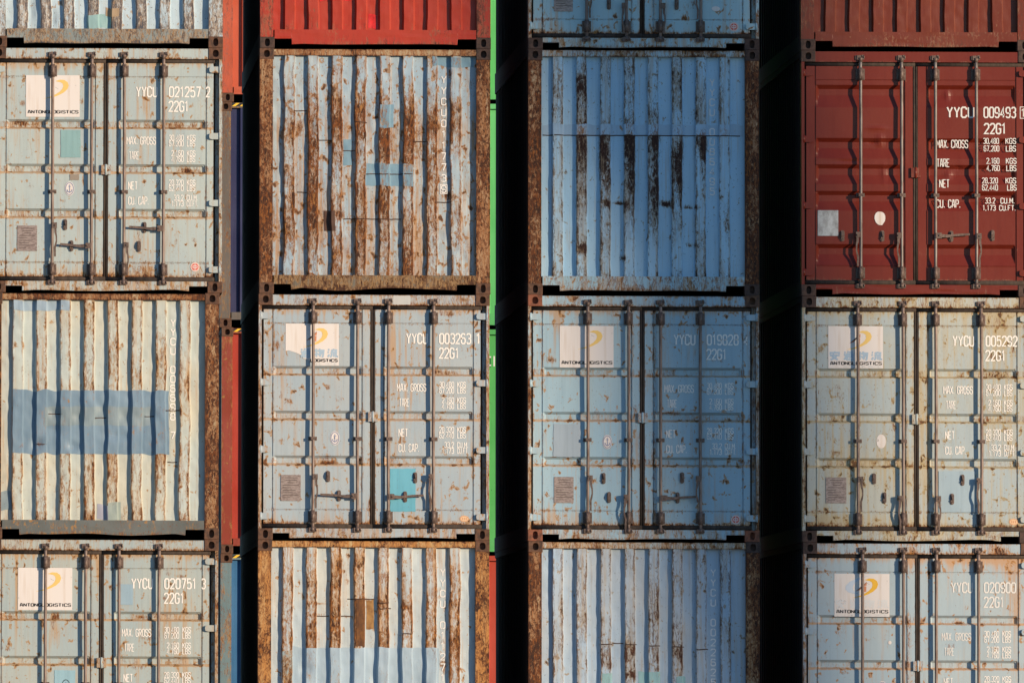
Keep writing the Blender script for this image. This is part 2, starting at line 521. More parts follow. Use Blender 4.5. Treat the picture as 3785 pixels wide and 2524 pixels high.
def sill(mb, u0, u1, vt, vb, vn, n0, n1, y0, y1, rng, wave=0.008, fn=None, chamfer=0.0):
    """bottom rail with a notch beside each casting and a knocked lower edge"""
    fn = fn or (lambda a, b: (0.3, 0.4))
    us = []
    k = 56
    for i in range(k + 1):
        us.append(u0 + (u1 - u0) * i / k)
    us += [n0 - 1e-4, n0 + chamfer + 1e-4, n1 + 1e-4, n1 - chamfer - 1e-4]
    us = sorted(us)
    ph = rng.uniform(0, 9)

    def low(u):
        if u <= n0 or u >= n1:
            return vn
        t = min(1.0, min(u - n0, n1 - u) / 0.12)
        return vb + t * wave * (-0.6 + 1.5 * noise.noise(Vector((u * 1.6 + ph, ph, 0))))
    fr, fb, bk = [], [], []
    nv = 4
    for u in us:
        lv = low(u)
        fr.append([mb.add(u, vt + (lv - vt) * j / nv, y0 + 0.004 * noise.noise(Vector((u * 3 + ph, j, 1))), *fn(u, vt + (lv - vt) * j / nv)) for j in range(nv + 1)])
        bk.append((mb.add(u, vt, y1, 0.4), mb.add(u, lv, y1, 0.4)))
    for i in range(len(us) - 1):
        for j in range(nv):
            mb.face(fr[i][j], fr[i][j + 1], fr[i + 1][j + 1], fr[i + 1][j])
        mb.face(fr[i][nv], bk[i][1], bk[i + 1][1], fr[i + 1][nv])
        mb.face(fr[i][0], fr[i + 1][0], bk[i + 1][0], bk[i][0])
        mb.face(bk[i][0], bk[i + 1][0], bk[i + 1][1], bk[i][1])


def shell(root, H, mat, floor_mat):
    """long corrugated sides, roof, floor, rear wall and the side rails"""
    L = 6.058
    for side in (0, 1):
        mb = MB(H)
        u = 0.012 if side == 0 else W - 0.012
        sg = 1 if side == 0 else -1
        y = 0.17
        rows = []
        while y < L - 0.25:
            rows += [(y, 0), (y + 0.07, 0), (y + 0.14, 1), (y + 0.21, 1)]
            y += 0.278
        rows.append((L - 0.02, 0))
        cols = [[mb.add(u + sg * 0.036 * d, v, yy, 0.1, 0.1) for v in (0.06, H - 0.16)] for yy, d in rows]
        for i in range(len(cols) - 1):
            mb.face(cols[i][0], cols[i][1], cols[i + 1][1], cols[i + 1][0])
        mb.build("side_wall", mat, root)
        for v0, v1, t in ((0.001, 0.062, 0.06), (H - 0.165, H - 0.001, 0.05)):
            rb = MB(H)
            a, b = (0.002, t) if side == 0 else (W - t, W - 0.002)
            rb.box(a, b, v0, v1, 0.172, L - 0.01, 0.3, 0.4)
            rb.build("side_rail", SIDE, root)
    mb = MB(H)
    mb.box(0.062, W - 0.062, 0.03, 0.036, 0.15, L - 0.01, 0.4, 0.4)
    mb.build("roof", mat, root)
    mb = MB(H)
    mb.box(0.054, W - 0.054, H - 0.16, H - 0.13, 0.2, L - 0.01)
    mb.build("floor", floor_mat, root)
    mb = MB(H)
    mb.box(0.05, W - 0.05, 0.04, H - 0.004, L - 0.06, L - 0.02, 0.1, 0.1)
    mb.build("rear_wall", mat, root)


# corrugated end wall ------------------------------------------------
PITCH_W, R0, RW, SL = 0.2512, 0.266, 0.098, 0.018
Y_OUT, Y_IN = 0.020, 0.0656


def breaks():
    b = [(0.136, Y_IN, -1)]
    for k in range(8):
        s = R0 + PITCH_W * k
        b += [(s - SL, Y_IN, -1), (s, Y_OUT, k), (s + RW, Y_OUT, k), (s + RW + SL, Y_IN, -1)]
    b.append((2.30, Y_IN, -1))
    return b


BR = breaks()


def prof(u):
    for (a, ya, _), (b, yb, _) in zip(BR, BR[1:]):
        if a <= u <= b:
            return ya + (yb - ya) * (u - a) / (b - a)
    return Y_IN


def ridge_of(u):
    k = int(math.floor((u - R0 + 0.02) / PITCH_W))
    o = u - R0 - k * PITCH_W
    if 0 <= k <= 7 and -0.0005 <= o <= RW + 0.0005:
        return k, min(o, RW - o)
    return -1, 0


class WallShape:
    def __init__(self, spec, seed):
        self.sp, self.seed = spec, seed

    def __call__(self, u, v):
        sp = self.sp
        y = prof(u)
        sd = self.seed * 7.3
        wob = sp.get('wob', 0.003)
        kk = math.floor((u - R0 + 0.06) / PITCH_W)
        du = wob * (noise.noise(Vector((kk * 9.1 + sd, v * 2.2, sd))) + 0.8 * noise.noise(Vector((kk * 5.1 + sd, v * 6.0, sd + 4))))
        if u < 0.2 or u > 2.18:
            du = 0
        rough = sp.get('rough', 0.004)
        dy = rough * noise.noise(Vector((u * 5 + sd, v * 4, 2))) + rough * 0.6 * noise.noise(Vector((u * 14 + sd, v * 11, 5)))
        for uc, vc, ru, rv, am in sp.get('dents', ()):
            q = ((u - uc) / ru) ** 2 + ((v - vc) / rv) ** 2
            if q < 9:
                dy += am * math.exp(-q)
        y2 = y + dy
        return u + du, max(0.004, y2)


def sheet(mb, ws, u0, u1, v0, v1, off, du=0.025, dv=0.022, fn=None, jag=0.0):
    us = [u0, u1]
    for (a, _, _), (b, _, _) in zip(BR, BR[1:]):
        n = max(1, int(round((b - a) / du)))
        us += [a + (b - a) * i / n for i in range(n + 1)]
    us = sorted({round(x, 5) for x in us if u0 - 1e-6 <= x <= u1 + 1e-6})
    nv = max(2, int((v1 - v0) / dv))
    ids = []
    for u in us:
        col = []
        jt = jag * noise.noise(Vector((u * 9, v0 * 5, 1)))
        for j in range(nv + 1):
            v = v0 + jt + (v1 - v0) * j / nv
            uu, y = ws(u, v)
            r, s = fn(u, v) if fn else (0.0, 0.0)
            col.append(mb.add(uu, v, y - off, r, s))
        ids.append(col)
    for i in range(len(us) - 1):
        for j in range(nv):
            mb.face(ids[i][j], ids[i][j + 1], ids[i + 1][j + 1], ids[i + 1][j])


def blobsum(blobs, u, v):
    t = 0.0
    for uc, vc, ru, rv, am in blobs:
        q = ((u - uc) / ru) ** 2 + ((v - vc) / rv) ** 2
        if q < 6:
            t += am * math.exp(-q)
    return t


def end_container(name, label, group, loc, mats, spec, seed, H=2.591, hc=False):
    """container seen on its corrugated blind end"""
    rng = random.Random(seed)
    root = thing(name, label, "container", loc, group)
    P = mats['paint']
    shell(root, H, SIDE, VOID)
    cm = mats.get('cast', (CAST,) * 4)
    casting(root, 0.0, 0.0, 0.152, 0.118, cm[0], H, False)
    casting(root, W - 0.152, 0.0, 0.152, 0.118, cm[1], H, False)
    casting(root, 0.0, H - 0.118, 0.156, 0.118, cm[2], H, True)
    casting(root, W - 0.156, H - 0.118, 0.156, 0.118, cm[3], H, True)
    pr, ps = spec.get('post', (0.3, 0.6))
    pr, ps = pr + 0.20, ps * 0.62
    for a, b in ((0.004, 0.142), (W - 0.150, W - 0.004)):
        mb = MB(H)
        mb.box(a, b, 0.118, H - 0.118, 0.004, 0.16, nu=5, nv=60,
               fn=lambda u, v: (pr + 0.12 * (min(u - a, b - u) < 0.012) + 0.16 * noise.noise(Vector((u * 6, v * 1.5, seed))), ps))
        mb.build("corner_post", mats.get('post', P), root)
    tr, ts = spec.get('top', (0.28, 0.5))
    tr, ts = tr + 0.06, ts * 0.65
    mb = MB(H)
    mb.box(0.152, W - 0.152, 0.012, 0.076, 0.006, 0.10, nu=60, nv=3,
           fn=lambda u, v: (tr + 0.14 * (v < 0.02 or v > 0.06) + 0.2 * noise.noise(Vector((u * 2.5, 3, seed))), ts))
    mb.build("top_rail", mats.get('rail', P), root)
    br, bs = spec.get('bottom', (0.25, 0.5))
    bs = bs * 0.4
    mb = MB(H)
    sill(mb, 0.156, W - 0.156, H - 0.196, H - 0.040, H - 0.100, 0.335, W - 0.350, 0.006, 0.11, rng, spec.get('wave', 0.011),
         fn=lambda u, v: (br + 0.18 * (v > H - 0.075) + 0.15 * noise.noise(Vector((u * 3, v * 9, seed))), bs), chamfer=0.07 if hc else 0.004)
    mb.build("bottom_rail", mats.get('sill', mats.get('rail', P)), root)
    ws = WallShape(spec, seed)
    rid, inner = spec.get('ridge', 0.2), spec.get('inner', 0.05)
    st_r, st_i = spec.get('stain', (0.35, 0.2))
    rk = spec.get('ridges', (1,) * 8)
    vr = spec.get('vrange', lambda v: 1.0)
    blobs = spec.get('blobs', ())

    def fn(u, v):
        k, edge = ridge_of(u)
        t = blobsum(blobs, u, v)
        low = 0.10 * max(0.0, 1 - (H - 0.2 - v) / 0.12)
        nn = noise.noise(Vector((u * 3.1, v * 2.0, seed * 1.3)))
        if k >= 0:
            e = spec.get('edge', 0.14) if edge < 0.012 else 0.0
            return (rid * rk[k] * vr(v) + e + spec.get('vary', 0.18) * nn + t + low, st_r + 0.2 * nn)
        return (inner * (0.5 + 0.5 * vr(v)) + t + low + 0.05 * nn, st_i + spec.get('mud', lambda v_: 0.0)(v) + 0.2 * nn)
    mb = MB(H)
    sheet(mb, ws, 0.136, 2.30, 0.070, H - 0.19, 0.0, fn=fn)
    wall = mb.build("end_wall", P, root)
    for i, (u0, u1, v0, v1, m) in enumerate(spec.get('patches', ())):
        mb = MB(H)
        sheet(mb, ws, u0, u1, v0, v1, 0.0022 + 0.0008 * (i % 3), fn=lambda u, v: (blobsum(blobs, u, v) * 0.5 + spec.get('patchrust', 0.5) * rid * (ridge_of(u)[0] >= 0), 0.05), jag=0.022)
        mb.build("paint_patch", m, wall)
    for (u0, u1, v) in spec.get('welds', ()):
        mb = MB(H)
        n = max(4, int((u1 - u0) / 0.02))
        pts = []
        for i in range(n + 1):
            uu, y = ws(u0 + (u1 - u0) * i / n, v)
            pts.append((uu, v + 0.006 * noise.noise(Vector((uu * 12, v, seed))), y - 0.002))
        mb.tube(pts, 0.0055, 6)
        mb.build("weld_seam", RUSTY, wall)
    if 'number' in spec:
        s, uc, v0, pitch, boxed, lm = spec['number']
        mb = MB(H)
        yy = lambda v: min(ws(uc + a_, v + b_)[1] for a_ in (-.028, 0, .028) for b_ in (-.05, -.02, .02, .05)) - 0.0025
        vtext(mb, s, uc, v0, pitch, 0.046, 0.070, yy, 0.0115)
        if boxed:
            vb = v0 + (len(s) - 1) * pitch
            p = [(uc - 0.036, vb - 0.012), (uc + 0.036, vb - 0.012), (uc + 0.036, vb + 0.082), (uc - 0.036, vb + 0.082), (uc - 0.036, vb - 0.012)]
            ribbon(mb, p, 0.008, yy(vb + 0.04) - 0.001)
        mb.build("container_number", lm, wall)
    if hc:
        for a, b in ((0.154, 0.50), (W - 0.50, W - 0.154)):
            mb, mk = MB(H), MB(H)
            mk.flat([(a, 0.016), (b, 0.016), (b, 0.056), (a, 0.056)], 0.0042)
            x = a
            while x < b - 0.03:
                mb.flat([(x + 0.055, 0.016), (min(b, x + 0.10), 0.016), (min(b, x + 0.045), 0.056), (x, 0.056)], 0.0026)
                x += 0.10
            mark = mk.build("height_marking", STRIPE_K, root)
            mb.build("hazard_stripe", STRIPE_Y, mark)
    return root


RUSTY = plain("weld_rust", (0.075, 0.032, 0.018), 0.85, seed=14, scale=(40, 40, 40), other=(0.03, 0.014, 0.01))

# door end -----------------------------------------------------------
Y_DOOR = 0.045
G_BLUE = [(0.762, 0.789, 0.842, 0.862), (1.232, 1.259, 1.312, 1.332), (1.704, 1.731, 1.784, 1.804)]
G_RED = [(0.362, 0.404, 0.470, 0.600), (0.922, 0.964, 1.030, 1.140), (1.202, 1.244, 1.310, 1.410), (1.482, 1.524, 1.590, 1.690), (2.042, 2.084, 2.150, 2.270)]


def groove(v, gs):
    for a, b, c, d in gs:
        if a < v < b:
            return (v - a) / (b - a)
        if b <= v <= c:
            return 1.0
        if c < v < d:
            return (d - v) / (d - c)
    return 0.0


def plate_catch(root, u, v, mat, flip=False):
    """keeper for the handle: rounded plate, hook and bolts"""
    mb = MB()
    pts = []
    for i in range(9):
        t = math.pi * i / 8
        pts.append((u + 0.021 * math.cos(t), v - 0.038 - 0.021 * math.sin(t)))
    for i in range(9):
        t = math.pi * i / 8
        pts.append((u - 0.021 * math.cos(t), v + 0.038 + 0.021 * math.sin(t)))
    mb.prism(pts, Y_DOOR - 0.011, Y_DOOR + 0.002)
    s = -1 if flip else 1
    mb.bar([(u + s * 0.003, v - 0.045, Y_DOOR - 0.024), (u + s * 0.006, v - 0.01, Y_DOOR - 0.036), (u + s * 0.012, v + 0.016, Y_DOOR - 0.030)], [0.022, 0.018, 0.014], 0.012)
    for dv in (-0.042, 0.042):
        mb.tube([(u, v + dv, Y_DOOR - 0.009), (u, v + dv, Y_DOOR - 0.020)], 0.009, 8)
    mb.box(u - 0.016, u + 0.016, v + 0.012, v + 0.028, Y_DOOR - 0.026, Y_DOOR - 0.010)
    return mb.build("handle_catch", mat, root)


def locking_rod(root, u, handle, mats, seed):
    rng = random.Random(seed)
    rm, bm = mats
    yr = Y_DOOR - 0.050
    mb = MB()
    bend = rng.uniform(-0.004, 0.004)
    pts = []
    n = 24
    for i in range(n + 1):
        v = 0.075 + (2.505 - 0.075) * i / n
        w = math.sin(math.pi * i / n)
        pts.append((u + bend * w + 0.002 * noise.noise(Vector((u * 9, v * 2, seed))) * w, v, yr + 0.004 * math.sin(2.2 * v + seed) * w))
    mb.tube(pts, 0.0165, 14)
    rod = mb.build("locking_rod", rm, root)
    for v0, v1 in ((0.188, 0.312), (2.285, 2.408)):
        b = MB()
        b.box(u - 0.048, u + 0.048, v0 + 0.004, v1 - 0.004, Y_DOOR - 0.012, Y_DOOR + 0.002)
        b.box(u - 0.023, u + 0.023, v0, v1, Y_DOOR - 0.060, Y_DOOR - 0.010)
        b.tube([(u, v0 - 0.006, yr), (u, v1 + 0.006, yr)], 0.0245, 14)
        for a in (-0.037, 0.037):
            for c in (0.022, 0.102):
                b.tube([(u + a, v0 + c, Y_DOOR - 0.010), (u + a, v0 + c, Y_DOOR - 0.022)], 0.0085, 8)
        for c in (0.024, 0.100):
            b.tube([(u - 0.006, v0 + c, Y_DOOR - 0.058), (u - 0.006, v0 + c, yr - 0.028)], 0.006, 7)
        b.build("rod_bracket", bm, rod)
    for vc, sg in ((0.082, 1), (2.492, -1)):
        c = MB()
        c.tube([(u, vc + sg * 0.04, yr), (u, vc + sg * 0.014, yr), (u, vc - sg * 0.004, yr)], [0.020, 0.024, 0.026], 12)
        c.box(u - 0.038, u + 0.004, vc - 0.030, vc + 0.018, yr - 0.010, yr + 0.030)
        c.box(u + 0.012, u + 0.036, vc - 0.034, vc + 0.016, yr - 0.014, yr + 0.014)
        c.tube([(u + 0.026, vc - 0.010, yr - 0.004), (u + 0.040, vc - 0.012, yr - 0.004)], 0.019, 10)
        c.box(u - 0.052, u + 0.052, vc - 0.022, vc + 0.012, yr + 0.028, yr + 0.036)
        c.box(u - 0.052, u - 0.040, vc - 0.026, vc + 0.016, yr + 0.000, yr + 0.030)
        c.build("cam_lock", bm, rod)
    g = MB()
    g.box(u - 0.045, u + 0.045, 1.505, 1.545, Y_DOOR - 0.008, Y_DOOR + 0.002)
    g.box(u - 0.022, u + 0.022, 1.510, 1.540, yr - 0.020, Y_DOOR - 0.006)
    g.tube([(u + 0.034, 1.525, Y_DOOR - 0.006), (u + 0.034, 1.525, Y_DOOR - 0.018)], 0.009, 8)
    g.build("guide_clip", bm, rod)
    kind, side, vp, ln = handle
    h = MB()
    yh = yr - 0.018
    if kind == 'V':
        uu = u + side * 0.034
        h.box(min(u, u + side * 0.052), max(u, u + side * 0.052), vp - 0.030, vp + 0.028, yr - 0.022, yr + 0.006)
        h.tube([(uu, vp, yr - 0.020), (uu, vp, yr - 0.032)], 0.010, 8)
        q = ln
        h.bar([(uu, vp + 0.02, yh + 0.004), (uu + side * 0.002, vp + 0.075, yh), (uu + side * 0.011, vp + 0.11, yh - 0.004),
               (uu + side * 0.013, vp + 0.165, yh - 0.006), (uu + side * 0.004, vp + 0.205, yh - 0.004), (uu - side * 0.004, vp + 0.235, yh),
               (uu - side * 0.002, vp + q, yh + 0.004)], [0.026, 0.024, 0.017, 0.015, 0.020, 0.021, 0.019], 0.012)
    else:
        h.box(min(u, u + side * 0.062), max(u, u + side * 0.062), vp - 0.030, vp + 0.030, yr - 0.020, yr + 0.006)
        h.tube([(u + side * 0.042, vp, yr - 0.018), (u + side * 0.042, vp, yr - 0.030)], 0.010, 8)
        s = side
        h.bar([(u + s * 0.05, vp, yr - 0.008), (u + s * 0.13, vp + 0.004, yr - 0.004), (u + s * 0.19, vp - 0.004, yr), (u + s * 0.25, vp - 0.010, yr + 0.002),
               (u + s * ln, vp - 0.016, yr - 0.002)], [0.036, 0.030, 0.022, 0.024, 0.022], 0.013)
    h.build("handle", bm, rod)
    return rod


def ellipse(mb, uc, vc, ru, rv, y, n=28):
    mb.flat([(uc + ru * math.cos(2 * math.pi * i / n), vc - rv * math.sin(2 * math.pi * i / n)) for i in range(n)], y)


def logo_panel(door, u0, u1, v0, v1, style):
    """white advertising film on the left leaf; style: torn, chars ('none','faint','blue'), strong"""
    torn, chars, strong = style
    y = Y_DOOR - 0.0020
    w, h = u1 - u0, v1 - v0

    def q(a, b):
        return u0 + a * w, v0 + b * h
    mb = MB()
    if torn:
        mb.flat([q(0, 0), q(1, 0), q(1, 1), q(.52, 1), q(.50, .93), q(.42, .86), q(.33, .83), q(.29, .75), q(.20, .70), q(.13, .67), q(.05, .64), q(0, .66)], y)
    else:
        mb.flat([q(0, 0), q(1, 0), q(1, 1), q(0, 1)], y)
    mb.build("logo_panel", WHITE, door)

    def px(a, b):                      # measured on the sharpest panel of the photograph
        return q((a - 680) / 485, (b - 530) / 375)
    mb = MB()
    mb.flat([px(*p) for p in ((945, 583), (985, 570), (1025, 572), (1055, 592), (1066, 622), (1054, 655), (1022, 685), (975, 710), (920, 730), (835, 742),
                              (905, 722), (950, 700), (985, 678), (1008, 652), (1016, 628), (1010, 605), (990, 592), (965, 588))], y - 0.0012)
    mb.build("logo_crescent", YELLOW_STRONG if strong else YELLOW, door)
    if strong:
        mb = MB()
        mb.flat([px(*p) for p in ((1012, 542), (950, 552), (880, 570), (815, 600), (780, 636), (778, 668), (802, 692), (850, 706), (905, 706),
                                  (868, 694), (846, 672), (842, 646), (858, 612), (905, 578), (960, 556))], y - 0.0016)
        mb.build("logo_crescent", BLUEPRINT, door)
    if chars != 'none' or torn or strong:
        mb = MB()
        mb.flat([px(*p) for p in ((868, 682), (905, 672), (922, 640), (966, 600), (964, 632), (938, 640), (934, 690), (962, 690), (960, 645), (938, 642), (918, 664), (900, 690))][:6], y - 0.0020)
        mb.flat([px(*p) for p in ((936, 640), (962, 640), (960, 688), (934, 690))], y - 0.0020)
        mb.build("logo_figure", ORANGE, door)
    if chars != 'none':
        mb = MB()
        cs = ['tong', 'wu', 'liu'] if torn else ['an', 'tong', 'wu', 'liu']
        a = .285 if torn else .03
        text(mb, cs, *(q(a, 0)[0], q(.97, 0)[0]), q(0, .60)[1], q(0, .80)[1], y - 0.0012, stroke=0.018)
        mb.build("logo_characters", CHAR_BLUE if chars == 'blue' else CHAR_FAINT, door)
        mb = MB()
        text(mb, "866-5656" if torn else "400-866-5656", q(.52 if torn else .28, 0)[0], q(.96, 0)[0], q(0, .935)[1], q(0, .985)[1], y - 0.0012, stroke=0.006)
        mb.build("telephone_number", CHAR_FAINT, door)
    mb = MB()
    if torn:
        text(mb, "LOGISTICS", q(.47, 0)[0], q(.97, 0)[0], q(0, .845)[1], q(0, .91)[1], y - 0.0014, stroke=0.012, wy=0.007)
    else:
        text(mb, "ANTONGLOGISTICS", q(.04, 0)[0], q(.97, 0)[0], q(0, .845)[1], q(0, .915)[1], y - 0.0014, stroke=0.0105, wy=0.006)
    mb.build("logo_lettering", BLACKPRINT, door)


def weights(door, fresh, du, num, check, lm, spaced=0.0):
    """painted identification and weight table of the right leaf"""
    y = Y_DOOR - 0.0018

    def t(name, rows, m=None):
        for s, a, b, c, d in rows:
            mb = MB()
            text(mb, s, a + du, b + du, c, d, y)
            mb.build(name, m or lm, door)
    if not fresh:
        t("container_number", [("YYCU", 1.564, 1.781, .416, .518), (num, 1.912, 2.236, .416, .518)] + ([(check, 2.300, 2.336, .416, .518)] if check else []))
        t("size_code", [("22G1", 1.908, 2.108, .568, .672)])
        t("weight_label", [("MAX. GROSS", 1.464, 1.766, .946, 1.022), ("TARE", 1.490, 1.589, 1.102, 1.180), ("NET", 1.483, 1.574, 1.420, 1.498), ("CU. CAP.", 1.483, 1.695, 1.580, 1.658)])
        t("weight_figure", [("30.480", 1.910, 2.060, .924, .978), ("KGS", 2.100, 2.185, .924, .978), ("67.200", 1.910, 2.060, .986, 1.040), ("LBS", 2.100, 2.182, .986, 1.040),
                             ("2.160", 1.936, 2.060, 1.088, 1.142), ("KGS", 2.100, 2.185, 1.088, 1.142), ("4.760", 1.936, 2.060, 1.150, 1.204), ("LBS", 2.100, 2.182, 1.150, 1.204),
                             ("28.320", 1.910, 2.060, 1.398, 1.452), ("KGS", 2.100, 2.185, 1.398, 1.452), ("62.440", 1.910, 2.060, 1.458, 1.512), ("LBS", 2.100, 2.182, 1.458, 1.512),
                             ("33.2", 1.964, 2.060, 1.558, 1.612), ("CU.M.", 2.098, 2.212, 1.558, 1.612), ("1.173", 1.940, 2.060, 1.620, 1.674), ("CU.FT.", 2.098, 2.216, 1.620, 1.674)], LETTER)
    else:
        t("container_number", [("YYCU", 1.544, 1.820, .594, .700), (num, 1.932, 2.262, .594, .700), (check, 2.326, 2.362, .610, .690)])
        mb = MB()
        p = [(2.312, .588), (2.378, .588), (2.378, .708), (2.312, .708), (2.312, .588)]
        ribbon(mb, p, 0.007, y)
        mb.build("check_digit_frame", lm, door)
        t("size_code", [("22G1", 1.936, 2.156, .766, .870)])
        t("weight_label", [("MAX. CROSS", 1.432, 1.758, .942, 1.022), ("TARE", 1.434, 1.564, 1.142, 1.222), ("NET", 1.462, 1.562, 1.360, 1.440), ("CU. CAP.", 1.430, 1.680, 1.572, 1.652)])
        t("weight_figure", [("30,480", 1.925, 2.084, .920, .976), ("KGS", 2.160, 2.264, .920, .976), ("67,200", 1.930, 2.088, 1.000, 1.056), ("LBS", 2.164, 2.262, 1.000, 1.056),
                             ("2,160", 1.958, 2.088, 1.130, 1.186), ("KGS", 2.164, 2.268, 1.130, 1.186), ("4,760", 1.960, 2.092, 1.206, 1.262), ("LBS", 2.168, 2.266, 1.206, 1.262),
                             ("28,320", 1.912, 2.072, 1.338, 1.394), ("KGS", 2.160, 2.264, 1.338, 1.394), ("62,440", 1.912, 2.072, 1.412, 1.468), ("LBS", 2.176, 2.268, 1.412, 1.468),
                             ("33.2", 1.942, 2.044, 1.550, 1.606), ("CU.M.", 2.106, 2.250, 1.550, 1.606), ("1,173", 1.918, 2.048, 1.628, 1.680), ("CU.FT.", 2.092, 2.262, 1.628, 1.680)])


def sticker(door, uc, vc, plainw=False):
    y = Y_DOOR - 0.0018
    mb = MB()
    ellipse(mb, uc, vc, 0.050, 0.074, y)
    mb.build("oval_sticker", WHITE, door)
    if plainw:
        return
    mb = MB()
    n = 32
    ring = [(uc + 0.041 * math.cos(2 * math.pi * i / n), vc - 0.063 * math.sin(2 * math.pi * i / n)) for i in range(n + 1)]
    ring[-1] = ring[0]
    ribbon(mb, ring, 0.007, y - 0.0012)
    ribbon(mb, [(uc, vc - 0.042), (uc, vc + 0.036)], 0.007, y - 0.0014)
    ribbon(mb, [(uc - 0.013, vc - 0.024), (uc + 0.013, vc - 0.024)], 0.006, y - 0.0016)
    ribbon(mb, [(uc - 0.026, vc + 0.010), (uc - 0.018, vc + 0.030), (uc, vc + 0.040), (uc + 0.018, vc + 0.030), (uc + 0.026, vc + 0.010)], 0.008, y - 0.0018)
    mb.build("sticker_emblem", NAVYPRINT, door)


def seal(door, uc, vc, oval=False):
    y = Y_DOOR - 0.0018
    mb = MB()
    if oval:
        ellipse(mb, uc, vc, 0.050, 0.034, y)
        mb.build("inspection_seal", SEAL_TAN, door)
        mb = MB()
        n = 28
        ring = [(uc + 0.043 * math.cos(2 * math.pi * i / n), vc - 0.028 * math.sin(2 * math.pi * i / n)) for i in range(n)]
        ribbon(mb, ring + [ring[0]], 0.005, y - 0.001)
        for d in (-0.02, 0.0, 0.02):
            ribbon(mb, [(uc + d, vc - 0.012), (uc + d, vc + 0.012)], 0.008, y - 0.0012)
        mb.build("seal_emblem", ORANGE, door)
        return
    ellipse(mb, uc, vc, 0.049, 0.049, y)
    mb.build("inspection_seal", SEAL_PINK, door)
    mb = MB()
    ellipse(mb, uc, vc, 0.036, 0.036, y - 0.001)
    mb.build("seal_disc", REDPRINT, door)
    mb = MB()
    for k, (a, b, c, d) in enumerate(((0, -.034, 0, .034), (-.022, -.012, .022, -.012), (-.022, .010, .022, .010), (-.022, -.012, -.022, .010), (.022, -.012, .022, .010))):
        ribbon(mb, [(uc + a, vc + b), (uc + c, vc + d)], 0.007, y - 0.0018 - 0.0002 * k)
    mb.build("seal_emblem", WHITE, door)


SEAL_PINK = worn_print("seal_pink", (0.66, 0.50, 0.46), 40, wear=0.1)
SEAL_TAN = worn_print("seal_tan", (0.68, 0.48, 0.30), 41, wear=0.25)


